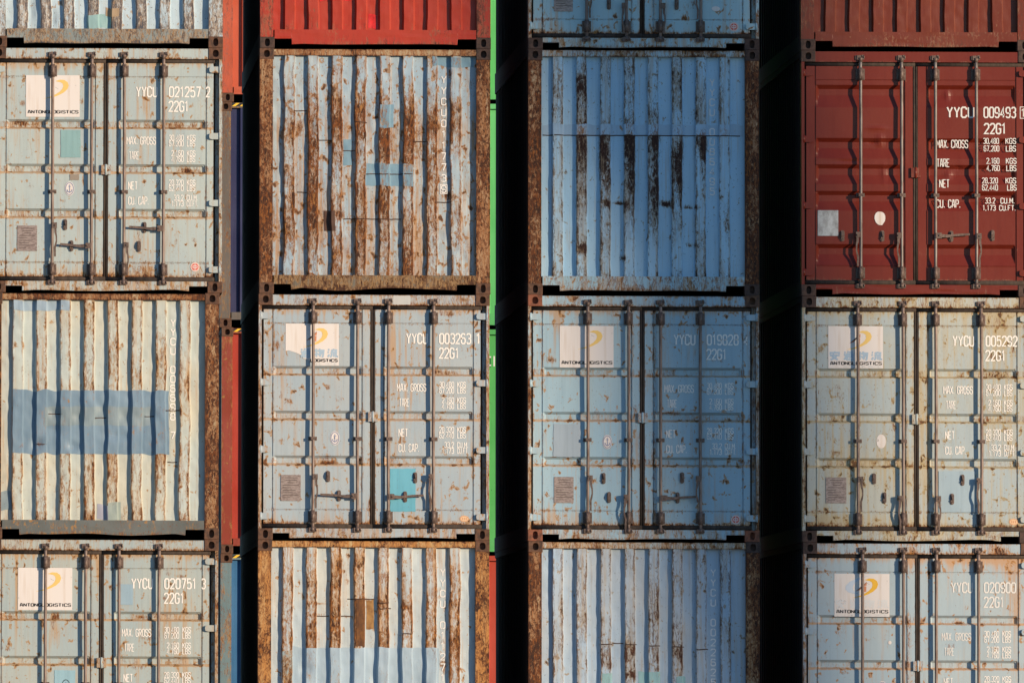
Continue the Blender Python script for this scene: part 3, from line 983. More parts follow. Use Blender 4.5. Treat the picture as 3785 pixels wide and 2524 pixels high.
def door_container(name, label, group, loc, mats, spec, seed):
    H = 2.591
    rng = random.Random(seed)
    root = thing(name, label, "container", loc, group)
    P = mats['paint']
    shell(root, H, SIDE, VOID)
    cm = mats.get('cast', (CAST,) * 4)
    casting(root, 0.0, 0.0, 0.152, 0.122, cm[0], H, False)
    casting(root, W - 0.152, 0.0, 0.152, 0.122, cm[1], H, False)
    casting(root, 0.0, H - 0.120, 0.156, 0.120, cm[2], H, True)
    casting(root, W - 0.156, H - 0.120, 0.156, 0.120, cm[3], H, True)
    gs = G_RED if spec.get('red') else G_BLUE
    pr, ps = spec.get('post', (0.45, 0.6))
    for side in (0, 1):
        mb = MB()
        f = (lambda x: x) if side == 0 else (lambda x: W - x)

        def bx(a, b, c, d, e, g, **k):
            a, b = sorted((f(a), f(b)))
            mb.box(a, b, c, d, e, g, **k)
        bx(0.004, 0.036, 0.122, H - 0.120, 0.004, 0.16, nu=2, nv=60,
           fn=lambda u, v: (pr + 0.2 * noise.noise(Vector((3 * side, v * 2.2, seed))), ps))
        bx(0.036, 0.075, 0.122, H - 0.120, 0.088, 0.16, r=0.3, s=0.5)
        mb.build("corner_post", mats.get('post', P), root)
    tr, ts = spec.get('top', (0.14, 0.35))
    tr = tr + (0.0 if spec.get('red') else 0.08)
    hb = spec.get('hblobs', ())
    mb = MB()
    mb.box(0.152, W - 0.152, 0.012, 0.122, 0.010, 0.16, nu=60, nv=5,
           fn=lambda u, v: (tr + 0.34 * (v > 0.11) + 0.10 * (v > 0.09) + 0.14 * (v < 0.02) + 0.14 * noise.noise(Vector((u * 3, 3, seed))) + blobsum(hb, u, v), ts))
    head = mb.build("door_header", P, root)
    for (a, b, c, d, m) in spec.get('hpatch', ()):
        mb = MB()
        mb.flat([(a, c), (b, c), (b, d), (a, d)], 0.0085)
        mb.build("paint_patch", m, head)
    br, bs = spec.get('bottom', (0.26, 0.55))
    mb = MB()
    sill(mb, 0.156, W - 0.156, 2.470, 2.572, 2.520, 0.330, W - 0.350, 0.010, 0.14, rng, 0.010,
         fn=lambda u, v: (br + 0.30 * max(0.0, 1 - (2.572 - v) / 0.03) * (0.6 + 0.8 * noise.noise(Vector((u * 2.5, 1, seed)))) + 0.14 * noise.noise(Vector((u * 3, v * 9, seed))), bs))
    mb.build("door_sill", P, root)
    blobs, stains = spec.get('blobs', ()), spec.get('stains', ())
    base_r, base_s = spec.get('base', (0.04, 0.22))
    leaves = [(0.058, 1.180, 0.154, 1.094), (1.234, 2.342, 1.324, 2.265)]
    doors = []
    for li, (a, b, pa, pb) in enumerate(leaves):
        def yf(u, v):
            g = groove(v, gs)
            e = max(0.0, min(1.0, min(u - pa, pb - u) / 0.040))
            d = (0.043 if spec.get('red') else 0.037) * min(g, e)
            if pa <= u <= pb:
                d += spec.get('wobble', 0.0035) * (0.55 + 0.5 * noise.noise(Vector((u * 3.1, v * 2.7, seed + li))))
                for uc, vc, ru, rv, am in spec.get('dents', ()):
                    q = ((u - uc) / ru) ** 2 + ((v - vc) / rv) ** 2
                    if q < 6:
                        d += am * math.exp(-q)
            sm = 0.006
            if abs(u - pa) < sm and 0.16 < v < 2.43 or abs(u - pb) < sm and 0.16 < v < 2.43:
                d = max(d, 0.012)
            if (abs(v - 0.311) < 0.005 or abs(v - 2.273) < 0.005) and pa < u < pb:
                d = max(d, 0.009)
            return Y_DOOR + d

        def fn(u, v):
            r, s = base_r, base_s
            if min(abs(u - pa), abs(u - pb)) < 0.014:
                r += 0.10 if spec.get('red') else 0.20
            if abs(v - 0.311) < 0.012 or abs(v - 2.273) < 0.012:
                r += 0.10 if spec.get('red') else 0.22
            g = groove(v, gs)
            if g > 0.95:
                r += spec.get('grv', 0.16)
                s += 0.12
            if not spec.get('red') and any(c_ - 0.002 <= v <= d_ + 0.003 for _, _, c_, d_ in gs):
                s += 0.80
                r += 0.05
            if v > 2.28:
                s += 0.35 * (v - 2.26) / 0.16
                r += 0.12 * (v - 2.28) / 0.16 + max(0, (v - 2.385) / 0.04) * 0.55
            if v < 0.24:
                s += 0.55 * (0.24 - v) / 0.08
                r += 0.24 * (v < 0.185)
            if u < a + 0.02 or u > b - 0.02:
                r += 0.08 if spec.get('red') else 0.22
            n_ = noise.noise(Vector((u * 2.6, v * 2.2, seed * 2.1)))
            return r + 0.10 * n_ + blobsum(blobs, u, v), s + 0.22 * n_ + blobsum(stains, u, v)
        us = [a + (b - a) * i / 44 for i in range(45)] + [pa - .007, pa - .004, pa + .004, pa + .007, pa + .040, pb - .040, pb - .007, pb - .004, pb + .004, pb + .007]
        vs = [0.165 + (2.422 - 0.165) * j / 90 for j in range(91)] + [.305, .309, .313, .317, 2.267, 2.271, 2.275, 2.279]
        for g in gs:
            vs += [g[0], g[1], g[2], g[3], (g[0] + g[1]) / 2, (g[2] + g[3]) / 2, g[1] + 0.003, g[2] - 0.003]
        us, vs = sorted(us), sorted(vs)
        mb = MB()
        ids = [[mb.add(u, v, yf(u, v), *fn(u, v)) for v in vs] for u in us]
        for i in range(len(us) - 1):
            for j in range(len(vs) - 1):
                mb.face(ids[i][j], ids[i][j + 1], ids[i + 1][j + 1], ids[i + 1][j])
        loop = [ids[i][0] for i in range(len(us))] + ids[-1][1:] + [ids[i][-1] for i in range(len(us) - 2, -1, -1)] + ids[0][-2:0:-1]
        bk = [mb.add(mb.v[k][0] + W / 2, H - mb.v[k][2], 0.13, 0.3, 0.4) for k in loop]
        for k in range(len(loop)):
            k2 = (k + 1) % len(loop)
            mb.face(loop[k], loop[k2], bk[k2], bk[k])
        door = mb.build("door", P, root)
        doors.append(door)
        # rubber seal round the leaf
        mb = MB()
        c0, c1 = (0.044, 1.2055) if li == 0 else (1.2075, W - 0.082)
        for k in range(2):
            v0, v1 = ((0.124, 0.163), (2.424, 2.468))[k]
            mb.tube([(c0, (v0 + v1) / 2, 0.058), (c1, (v0 + v1) / 2 + rng.uniform(-.002, .002), 0.056)], (v1 - v0) / 2 + 0.005, 10)
        e = 1.194 if li == 0 else 1.221
        mb.tube([(e, 0.135, 0.060), (e + 0.002, 0.9, 0.058), (e - 0.001, 1.7, 0.060), (e, 2.46, 0.060)], 0.0135, 8)
        o = 0.047 if li == 0 else 2.351
        mb.tube([(o, 0.135, 0.075), (o, 2.46, 0.075)], 0.009, 8)
        mb.build("rubber_gasket", RUBBER, door)
        # hinges
        for vh in (0.232, 0.934, 1.640, 2.343):
            if spec.get('red'):
                vh = {0.232: 0.236, 0.934: 0.936, 1.640: 1.636, 2.343: 2.342}[vh]
            mb = MB()
            f = (lambda x: x) if li == 0 else (lambda x: W - x)
            pts = [(f(0.012), vh - 0.033), (f(0.108), vh - 0.033), (f(0.136), vh - 0.024), (f(0.142), vh), (f(0.136), vh + 0.026), (f(0.108), vh + 0.034), (f(0.012), vh + 0.034)]
            mb.prism(pts, 0.014, 0.048, spec.get('hinge', 0.05), 0.4)
            mb.tube([(f(0.028), vh - 0.040, 0.018), (f(0.028), vh + 0.040, 0.018)], 0.016, 10)
            mb.build("hinge", mats.get('hinge', P), door)
    # latch plate over the joint of the leaves
    lv = spec.get('latch', 1.292)
    mb = MB()
    mb.box(1.160, 1.262, lv - 0.050, lv + 0.052, 0.018, 0.046, nu=3, nv=3, r=0.32, s=0.6)
    mb.tube([(1.208, lv - 0.056, 0.022), (1.208, lv + 0.058, 0.022)], 0.012, 8)
    mb.build("latch_plate", mats.get('hinge', P), doors[1])
    rm = spec.get('rodm', (STEEL, BRACKET))
    for i, (u, h) in enumerate(zip(spec['rods'], spec['handles'])):
        locking_rod(root, u, h, rm, seed * 10 + i)
    for u, v in spec['catches']:
        plate_catch(doors[0] if u < 1.2 else doors[1], u, v, rm[1], flip=rng.random() < 0.5)
    if 'logo' in spec:
        logo_panel(doors[0], *spec['logo'])
    if 'num' in spec:
        weights(doors[1], spec.get('red', False), *spec['num'])
    if 'plate' in spec:
        u0, u1, v0, v1 = spec['plate']
        mb = MB()
        mb.box(u0, u1, v0, v1, Y_DOOR - 0.004, Y_DOOR + 0.001)
        for a in (u0 + 0.012, u1 - 0.012):
            for c in (v0 + 0.012, v1 - 0.012):
                mb.tube([(a, c, Y_DOOR - 0.003), (a, c, Y_DOOR - 0.007)], 0.005, 6)
        mb.build("data_plate", spec.get('platem', PLATE), doors[0])
        if not spec.get('red'):
            mb = MB()
            for j, (fa, fb) in enumerate(((.2, .85), (.25, .8), (.35, .7), (.1, .9), (.1, .5), (.1, .75), (.1, .6), (.1, .9), (.1, .45))):
                vv = v0 + (0.10 + 0.095 * j) * (v1 - v0)
                mb.flat([(u0 + fa * (u1 - u0), vv), (u0 + fb * (u1 - u0), vv), (u0 + fb * (u1 - u0), vv + 0.006), (u0 + fa * (u1 - u0), vv + 0.006)], Y_DOOR - 0.0052)
            mb.build("plate_engraving", PLATE_INK, doors[0])
    for (a, b, c, d, m) in spec.get('patches', ()):
        li = 0 if a < 1.2 else 1
        mb = MB()
        n = 10
        wob = lambda t: 0.006 * noise.noise(Vector((t * 30, a * 9, c)))
        pts = [(a + (b - a) * i / n, c + wob(a + i)) for i in range(n + 1)] + [(b + wob(c + i + .5), c + (d - c) * i / n) for i in range(1, n)] + \
              [(b - (b - a) * i / n, d + wob(d + i + .3)) for i in range(n + 1)] + [(a + wob(c - i - .2), d - (d - c) * i / n) for i in range(1, n)]
        mb.flat(pts, Y_DOOR - 0.0030)
        mb.build("paint_patch", m, doors[li])
    if 'sticker' in spec:
        sticker(doors[0], *spec['sticker'])
    if 'seal' in spec:
        seal(doors[1], *spec['seal'])
    for (u, v, ru, rv) in spec.get('chips', ()):
        mb = MB()
        pts = []
        for i in range(16):
            t = 2 * math.pi * i / 16
            k = 1 + 0.18 * noise.noise(Vector((math.cos(t) * 1.5 + u * 9, math.sin(t) * 1.5, v)))
            pts.append((u + ru * k * math.cos(t), v - rv * k * math.sin(t)))
        mb.flat(pts, Y_DOOR - 0.0035)
        mb.build("sticker_remnant", WHITE, doors[0] if u < 1.2 else doors[1])
    return root


PLATE_INK = plain("plate_ink", (0.10, 0.075, 0.07), 0.6, seed=15)

# ------------------------------------------------------------------ ground
g = NT("yard_concrete")
f1 = g.noise((0.35, 0.35, 1), 51, 6, 0.65)
f2 = g.noise((6, 6, 1), 52, 5, 0.6)
c = g.mix(g.step(f1, 0.35, 0.7), (0.17, 0.155, 0.14), (0.11, 0.10, 0.095))
g.put(g.b.inputs["Base Color"], g.mix(g.step(f2, 0.4, 0.75, 0, 0.5), c, (0.075, 0.07, 0.066)))
g.b.inputs["Roughness"].default_value = 0.9
g.bump(f2, 0.3, 0.02)
me = bpy.data.meshes.new("ground")
me.from_pydata([(-900, -900, 0), (900, -900, 0), (900, 900, 0), (-900, 900, 0)], [], [(0, 1, 2, 3)])
me.materials.append(g.m)
ground = bpy.data.objects.new("ground", me)
ground["kind"] = "structure"
COL.objects.link(ground)


# ------------------------------------------------------------------ the front row of stacks
X1, X2, X3, X4 = -5.2015, -2.3694, 0.4663, 3.3500
TIER = 2.591
FRONT = "containers stacked in the front row"


def at(x, tier, dx=0.0):
    return (x + dx + W / 2, 0.0, TIER * tier)


ORANGE_TAN = (0.32, 0.115, 0.028)
BLUEISH = (0.30, 0.49, 0.60)
GREENISH = (0.36, 0.435, 0.475)
PALE = (0.46, 0.60, 0.64)


def post_of(name, base, seed, **k):
    k = {**dict(rust=0.02, stain=0.10, spots=0.4, streak=0.9, tan=ORANGE_TAN, mid=(0.175, 0.052, 0.015), dark=(0.034, 0.014, 0.009), grain=15, drip_amount=0.2), **k}
    return paint(name, base, seed, **k)


# ---- left column
p = paint("paint_grey_blue", (0.398, 0.506, 0.598), 1.0, stain=-0.05, spots=0.75, chips=1.1, mid=(0.16, 0.12, 0.11), dark=(0.07, 0.075, 0.095), tan=(0.46, 0.31, 0.19))
end_container("shipping_container", "pale blue container end with grey flaking ridges, topmost of the left column", FRONT, at(X1, 3, 0.012),
              dict(paint=p, post=p, side=p, rail=p, sill=paint("sill_grey_flake", (0.20, 0.235, 0.245), 1.8, rust=0.06, stain=-0.1, spots=0.8, chips=1.3, mid=(0.13, 0.10, 0.09), dark=(0.06, 0.06, 0.075)), cast=(CAST,) * 4),
              dict(ridge=0.44, inner=0.02, edge=0.26, wob=0.012, rough=0.008, post=(0.26, 0.45), bottom=(0.34, 0.40), wave=0.010,
                   dents=[(0.40, 2.2, 0.05, 0.15, 0.02), (0.62, 2.28, 0.05, 0.10, 0.02)],
                   patches=[(1.00, 1.26, 2.25, 2.395, patch_mat("patch_sky", (0.238, 0.383, 0.409), 61)),
                            (1.20, 1.345, 2.17, 2.26, patch_mat("patch_sand", (0.330, 0.238, 0.158), 62, stain=0.0))]), 1)

p = paint("paint_mint", GREENISH, 2.0, faded=(0.41, 0.475, 0.485), stain=0.02, spots=0.94, chips=0.5, streak=0.55)
door_container("shipping_container", "mint green container doors with a teal repainted square and a grey data plate", FRONT, at(X1, 2, 0.010),
               dict(paint=p, side=p, cast=(CAST,) * 4),
               dict(rods=(0.642, 1.058, 1.398, 1.814),
                    handles=(('V', 1, 1.884, .33), ('H', -1, 2.098, .33), ('V', 1, 2.09, .30), ('H', -1, 1.912, .36)),
                    catches=((.782, 1.874), (.848, 2.098), (1.56, 2.10), (1.618, 1.90)),
                    logo=(.362, .930, .296, .736, (False, 'none', False)), num=(-0.035, "021257", "2", LETTER),
                    plate=(.276, .486, 1.884, 2.154), sticker=(.826, 1.494), seal=(2.152, 2.314), base=(0.07, 0.22), grv=0.20,
                    post=(0.34, 0.5), top=(0.10, 0.40),
                    blobs=[(.31, .80, .06, .035, .45), (.47, .81, .10, .02, .40), (.68, .82, .06, .03, .2), (.75, 1.62, .035, .025, .6), (1.56, 1.99, .06, .09, .35),
                           (2.07, 1.30, .07, .035, .5), (1.95, 1.03, .10, .02, .3), (2.14, 2.03, .03, .03, .4), (.33, .59, .03, .03, .4), (.95, .58, .03, .03, .4),
                           (1.60, 2.35, .25, .05, .22), (1.93, .84, .20, .03, .25), (.25, 1.03, .03, .03, .3), (.42, 1.47, .05, .03, .25)],
                    stains=[(1.55, 2.1, .15, .2, .4), (1.62, .55, .03, .2, .5), (.6, .22, .5, .06, .35), (1.12, 1.9, .05, .4, .3)],
                    patches=[(.732, .942, .874, 1.164, patch_mat("patch_teal", (0.20, 0.345, 0.375), 63, rust=0.07, spots=0.5)),
                             (.828, .926, 1.342, 1.402, patch_mat("patch_brown_grey", (0.264, 0.224, 0.191), 64))]), 2)

p = paint("paint_cream_blue", (0.445, 0.505, 0.507), 3.0, faded=(0.495, 0.487, 0.421), stain=0.0, spots=0.5, chips=0.6, streak=0.6)
pp = post_of("post_orange_rust", (0.38, 0.31, 0.20), 3.5, rust=0.10, stain=0.10)
b1 = patch_mat("patch_blue", (0.150, 0.230, 0.320), 65, rust=0.06, spots=0.4)
b2 = patch_mat("patch_grey_blue", (0.185, 0.245, 0.290), 66, rust=0.03)
end_container("shipping_container", "cream container end with a wide blue repainted band across its ridges", FRONT, at(X1, 1, -0.018),
              dict(paint=p, post=pp, side=p, rail=pp, sill=paint("sill_grey", (0.105, 0.115, 0.115), 3.8, rust=0.10, stain=0.0, spots=0.9, chips=1.2), cast=(CAST, CAST, CAST, CAST)),
              dict(ridge=0.30, inner=0.01, edge=0.30, wob=0.011, rough=0.008, post=(0.34, 0.75), top=(0.38, 0.8), bottom=(0.10, 0.05), wave=0.020, stain=(0.40, 0.22),
                   ridges=(.45, .9, .9, 1.2, 1.15, .9, .9, .75), vrange=lambda v: 0.75 + 0.35 * (v > 1.6),
                   dents=[(u_, 1.27 + .05 * math.sin(u_ * 9), .06, .06, .018) for u_ in (.7, .95, 1.2, 1.45, 1.72)] + [(.52, 1.6, .05, .06, .024), (.9, 1.62, .06, .05, .022), (.7, 1.45, .1, .06, .015), (1.35, 1.5, .1, .05, .015), (1.5, 1.2, .3, .2, .006)],
                   blobs=[(1.93, 1.235, .05, .02, .7), (2.03, 1.235, .02, .04, .6), (.52, 1.60, .05, .012, .6), (.95, 2.2, .05, .03, .4), (1.45, 2.3, .05, .12, .35), (.36, 1.62, .04, .02, .5)],
                   patches=[(.262, 1.914, 1.030, 1.700, b1), (.60, 1.74, 1.20, 1.40, b2), (.27, .86, .085, .190, patch_mat("patch_pale_blue", (0.28, 0.37, 0.47), 67)),
                            (1.150, 1.275, 2.235, 2.395, patch_mat("patch_lavender", (0.277, 0.290, 0.370), 68)), (1.275, 1.412, 2.205, 2.395, patch_mat("patch_mist", (0.277, 0.330, 0.317), 69)),
                            (.140, .256, 2.10, 2.30, b2)],
                   welds=((1.88, 2.02, 1.235), (.52, .62, 1.60), (.64, .78, 1.28), (1.13, 1.25, 1.32), (1.65, 1.76, 1.30), (1.90, 2.00, 1.78)),
                   number=("YYCU 006698 7", 1.950, .280, .0985, False, LETTER)), 3)

p = paint("paint_sage", (0.339, 0.414, 0.447), 4.0, faded=(0.388, 0.432, 0.426), stain=0.06, spots=0.87, chips=0.5, streak=0.6)
door_container("shipping_container", "sage green container doors with a small blue patch left of the number, lowest left", FRONT, at(X1, 0, -0.020),
               dict(paint=p, side=p, cast=(CAST,) * 4),
               dict(rods=(0.617, 1.040, 1.390, 1.813),
                    handles=(('V', 1, 1.93, .33), ('V', -1, 2.13, .30), ('V', 1, 2.13, .30), ('V', -1, 1.94, .33)),
                    catches=((.76, 1.92), (.869, 2.12), (1.69, 1.93), (1.58, 2.13)),
                    logo=(.329, .900, .306, .750, (False, 'none', False)), num=(-0.038, "020751", "3", LETTER),
                    sticker=(.835, 1.545), seal=(2.152, 2.314), post=(0.42, 0.55), base=(0.05, 0.24), latch=1.30,
                    blobs=[(.72, .82, .05, .05, .5), (.69, .93, .02, .10, .4), (.79, .93, .05, .05, .2), (1.62, .82, .05, .025, .5), (1.93, .36, .05, .02, .45), (2.03, .39, .05, .02, .4), (.25, .82, .05, .025, .45),
                           (.22, 1.16, .05, .03, .4), (1.86, .62, .03, .02, .3), (1.62, 1.35, .1, .02, .4), (1.70, 1.04, .10, .03, .25), (.39, 1.04, .02, .02, .4)],
                    stains=[(.317, .45, .012, .5, .9), (2.08, .9, .03, .5, .45), (1.18, .25, .05, .15, .8), (.72, 1.0, .06, .2, .5)],
                    patches=[(1.405, 1.537, .475, .690, patch_mat("patch_light_blue", (0.264, 0.376, 0.475), 70)), (.715, .933, 1.38, 1.62, patch_mat("patch_sky_two", (0.238, 0.396, 0.488), 71))]), 4)

# ---- second column
p = paint("paint_red", (0.38, 0.026, 0.014), 5.0, faded=(0.36, 0.040, 0.022), stain=-0.35, spots=0.12, chips=0.35, streak=0.1, dark=(0.05, 0.018, 0.015), mid=(0.13, 0.035, 0.025), tan=(0.40, 0.13, 0.07))
pf = plain("paint_fresh_red", (0.62, 0.012, 0.012), 0.4, seed=72)
end_container("shipping_container", "bright red corrugated container end at the top of the second column", FRONT, at(X2, 3, 0.006),
              dict(paint=p, side=p, cast=(CAST_DARK,) * 4),
              dict(ridge=0.08, inner=-0.02, edge=0.04, wob=0.006, rough=0.006, post=(0.12, 0.1), bottom=(0.16, 0.05), wave=0.006, stain=(0.1, 0.0),
                   patches=[(1.145, 1.255, 2.235, 2.385, pf), (.64, .96, 1.7, 2.085, pf)]), 5)

p = paint("paint_heavy_rust", (0.301, 0.406, 0.510), 6.0, faded=(0.359, 0.435, 0.489), rust=0.02, stain=0.04, spots=1.25, chips=1.0, streak=0.75, tan=(0.40, 0.205, 0.070))
pp = post_of("post_heavy_rust", (0.36, 0.28, 0.18), 6.5, rust=0.06, stain=0.10)
b3 = patch_mat("patch_mid_blue", (0.155, 0.27, 0.37), 73, rust=0.12, spots=0.6)
end_container("shipping_container", "most heavily rusted container end, brown over every ridge, below the bright red one", FRONT, at(X2, 2, 0.004),
              dict(paint=p, post=pp, side=p, rail=pp, sill=paint("sill_brown", (0.115, 0.105, 0.085), 6.8, rust=0.12, stain=-0.3, spots=0.6, mid=(0.12, 0.055, 0.03)), cast=(CAST, CAST_DARK, CAST, CAST)),
              dict(ridge=0.42, inner=0.17, vary=0.34, edge=0.26, wob=0.013, rough=0.009, post=(0.36, 0.8), top=(0.30, 0.7), bottom=(0.42, 0.5), wave=0.022, stain=(0.35, 0.22), mud=lambda v: 0.30 * min(1.0, max(0.0, (v - .4) / .5)),
                   ridges=(.80, 1.1, 1.0, 1.1, 1.1, 1.1, .95, .75), vrange=lambda v: 0.42 + 0.75 * min(1, max(0, (v - .25) / .55)) - 0.25 * max(0, (v - 2.05) / .3),
                   dents=[(1.0, 1.9, .05, .05, .012), (.55, .85, .05, .08, .012), (1.3, .8, .05, .05, .014), (1.6, 1.1, .06, .04, .01), (1.9, 1.95, .05, .05, .012)],
                   blobs=[(1.35, 1.0, .06, .22, .30), (1.60, 1.0, .06, .22, .25), (.55, 1.1, .05, .4, .15), (.42, .85, .04, .10, .3), (1.4, .66, .12, .02, .3), (1.72, 1.0, .08, .2, .25), (.30, .42, .05, .02, .4), (1.98, 1.55, .04, .05, .4), (.85, 1.75, .08, .06, .3)],
                   patches=[(1.826, 2.26, .080, .185, b3), (1.266, 1.416, .596, .840, b3), (.886, .976, .956, 1.230, b3), (1.126, 1.626, 1.216, 1.450, b3),
                            (.686, .806, 1.716, 1.930, plain("patch_rust_brown", (0.085, 0.040, 0.028), 0.8, seed=74))],
                   welds=((.36, .50, .66), (.62, .76, .97), (.88, 1.02, 1.08), (1.13, 1.62, 1.325), (.90, 1.50, 1.80), (1.62, 1.78, .98), (1.86, 2.02, 1.62), (.40, .52, 1.52), (1.02, 1.14, .78)),
                   number=("YYCU0117739", 1.946, .290, .1155, True, LETTER_THIN)), 6)

p = paint("paint_ice_blue", (0.330, 0.406, 0.478), 7.0, faded=(0.378, 0.430, 0.473), stain=0.02, spots=0.92, chips=0.6, streak=0.5)
door_container("shipping_container", "pale blue container doors with a torn logo panel and a sky blue square", FRONT, at(X2, 1, -0.002),
               dict(paint=p, side=p, cast=(CAST, CAST, CAST, CAST)),
               dict(rods=(0.576, 1.046, 1.372, 1.846),
                    handles=(('V', 1, 1.93, .33), ('H', -1, 2.130, .39), ('H', 1, 2.135, .37), ('V', -1, 1.925, .34)),
                    catches=((.739, 1.923), (.854, 2.125), (1.656, 1.933), (1.55, 2.134)),
                    logo=(.288, .850, .315, .756, (True, 'blue', False)), num=(0.0, "003263", "1", LETTER),
                    plate=(.240, .451, 1.908, 2.182), sticker=(.81, 1.52), seal=(2.173, 2.361, True), post=(0.40, 0.55), top=(0.16, 0.45), base=(0.06, 0.22),
                    blobs=[(2.02, .205, .09, .03, .8), (.20, .55, .03, .05, .5), (.31, 1.13, .05, .02, .6), (.24, 1.07, .02, .04, .5), (.42, .62, .03, .012, .4), (.73, .98, .03, .03, .45), (.85, 1.12, .04, .04, .35),
                           (.25, 1.55, .08, .03, .35), (.73, 1.78, .10, .02, .6), (.73, 1.70, .03, .03, .5), (1.2, 2.25, .04, .12, .45), (1.53, 1.52, .015, .06, .6), (2.02, .83, .12, .025, .4), (1.85, .81, .06, .02, .5), (1.29, 1.10, .04, .03, .4), (2.20, 2.10, .04, .012, .5), (1.95, 1.07, .08, .02, .3)],
                    stains=[(1.42, .55, .02, .5, .9), (1.48, .45, .015, .4, .6), (.25, .8, .12, .5, .25), (1.20, .8, .05, .3, .3), (1.55, 1.0, .2, .5, .2)],
                    hblobs=[(2.17, .06, .09, .035, .45), (1.53, .06, .02, .05, .5)],
                    hpatch=[(1.42, 1.60, .018, .112, patch_mat("patch_white", (0.409, 0.416, 0.422), 75))],
                    patches=[(1.392, 1.660, 1.837, 2.288, patch_mat("patch_sky_blue", (0.109, 0.350, 0.475), 76))]), 7)

p = paint("paint_white_blue", (0.417, 0.501, 0.572), 8.0, faded=(0.475, 0.501, 0.499), stain=0.03, spots=0.7, chips=0.7, streak=0.7, mid=(0.34, 0.118, 0.026), tan=(0.50, 0.26, 0.09))
pp = post_of("post_bright_rust", (0.42, 0.31, 0.16), 8.5, rust=0.04, stain=0.25, tan=(0.46, 0.19, 0.045))
b4 = patch_mat("patch_pale_sheet", (0.31, 0.405, 0.50), 77, rust=0.02)
end_container("shipping_container", "pale container end streaked orange, with a brown rectangle above a pale blue sheet", FRONT, at(X2, 0, -0.002),
              dict(paint=p, post=pp, side=p, rail=pp, cast=(CAST,) * 4),
              dict(ridge=0.40, inner=0.05, edge=0.32, wob=0.008, rough=0.007, post=(0.30, 0.95), top=(0.30, 0.75), stain=(0.42, 0.15),
                   ridges=(.85, 1.05, 1.25, 1.1, 1.15, .85, .95, 1.0), vrange=lambda v: 0.55 + 0.6 * min(1, max(0, (v - .2) / .45)),
                   dents=[(.8, 1.55, .06, .06, .016), (1.0, 1.9, .07, .07, .014), (1.25, 1.5, .05, .10, .016), (1.5, 1.75, .06, .06, .014), (1.75, 1.55, .06, .06, .012), (.5, 1.35, .07, .06, .014), (1.3, 2.1, .3, .2, .010)],
                   blobs=[(.86, .25, .03, .12, .45), (1.06, .25, .05, .10, .35), (.66, .67, .05, .012, .6), (.66, .79, .06, .010, .7), (.94, .80, .04, .010, .6), (1.16, .62, .05, .02, .3), (.94, .44, .02, .03, .5), (1.47, .22, .03, .03, .5), (.95, .16, .03, .03, .5),
                          (1.95, 1.28, .05, .10, .55), (1.97, .67, .02, .08, .6), (.47, .58, .01, .03, .5), (1.55, .70, .04, .03, .45), (2.1, 1.05, .03, .1, .3), (1.96, 1.08, .06, .05, .25)],
                   patches=[(.375, 1.905, 1.130, 2.395, b4), (.268, .372, 1.170, 1.55, patch_mat("patch_worn_sheet", (0.277, 0.370, 0.409), 78, rust=0.3, spots=0.9)),
                            (1.036, 1.128, .625, 1.120, plain("rust_rectangle", (0.20, 0.080, 0.022), 0.85, seed=79, other=(0.085, 0.035, 0.016))),
                            (1.142, 1.222, .625, .930, plain("rust_rectangle_light", (0.34, 0.19, 0.07), 0.8, seed=80, other=(0.18, 0.08, 0.03)))],
                   welds=((.950, 1.228, .620), (.63, .75, .80), (.88, .98, .80), (1.26, 1.38, .66), (1.26, 1.40, .72), (1.52, 1.62, .98)),
                   number=("YYCU 0112718", 1.948, .300, .1105, True, LETTER_THIN)), 8)

# ---- third column
p = paint("paint_blue_doors", BLUEISH, 9.0, faded=(0.36, 0.53, 0.60), stain=0.0, spots=0.97, chips=0.7, streak=0.5)
door_container("shipping_container", "shaded blue container doors showing only their lower edge, topmost of the third column", FRONT, at(X3, 3, 0.0),
               dict(paint=p, side=p, cast=(CAST_DARK,) * 4),
               dict(rods=(.619, 1.039, 1.396, 1.820),
                    handles=(('V', 1, 1.93, .33), ('V', -1, 2.13, .30), ('V', 1, 2.13, .30), ('V', -1, 1.94, .33)),
                    catches=((.855, 2.11), (.76, 1.92), (1.57, 2.11), (1.69, 1.93)), rodm=(STEEL, BRACKET),
                    plate=(.276, .475, 1.92, 2.19), seal=(2.173, 2.345), post=(0.45, 0.5), chips=[(1.985, 2.155, .045, .026)],
                    blobs=[(1.66, 2.25, .03, .02, .6), (1.76, 2.10, .04, .03, .4), (1.7, 2.15, .1, .1, .15)]), 9)

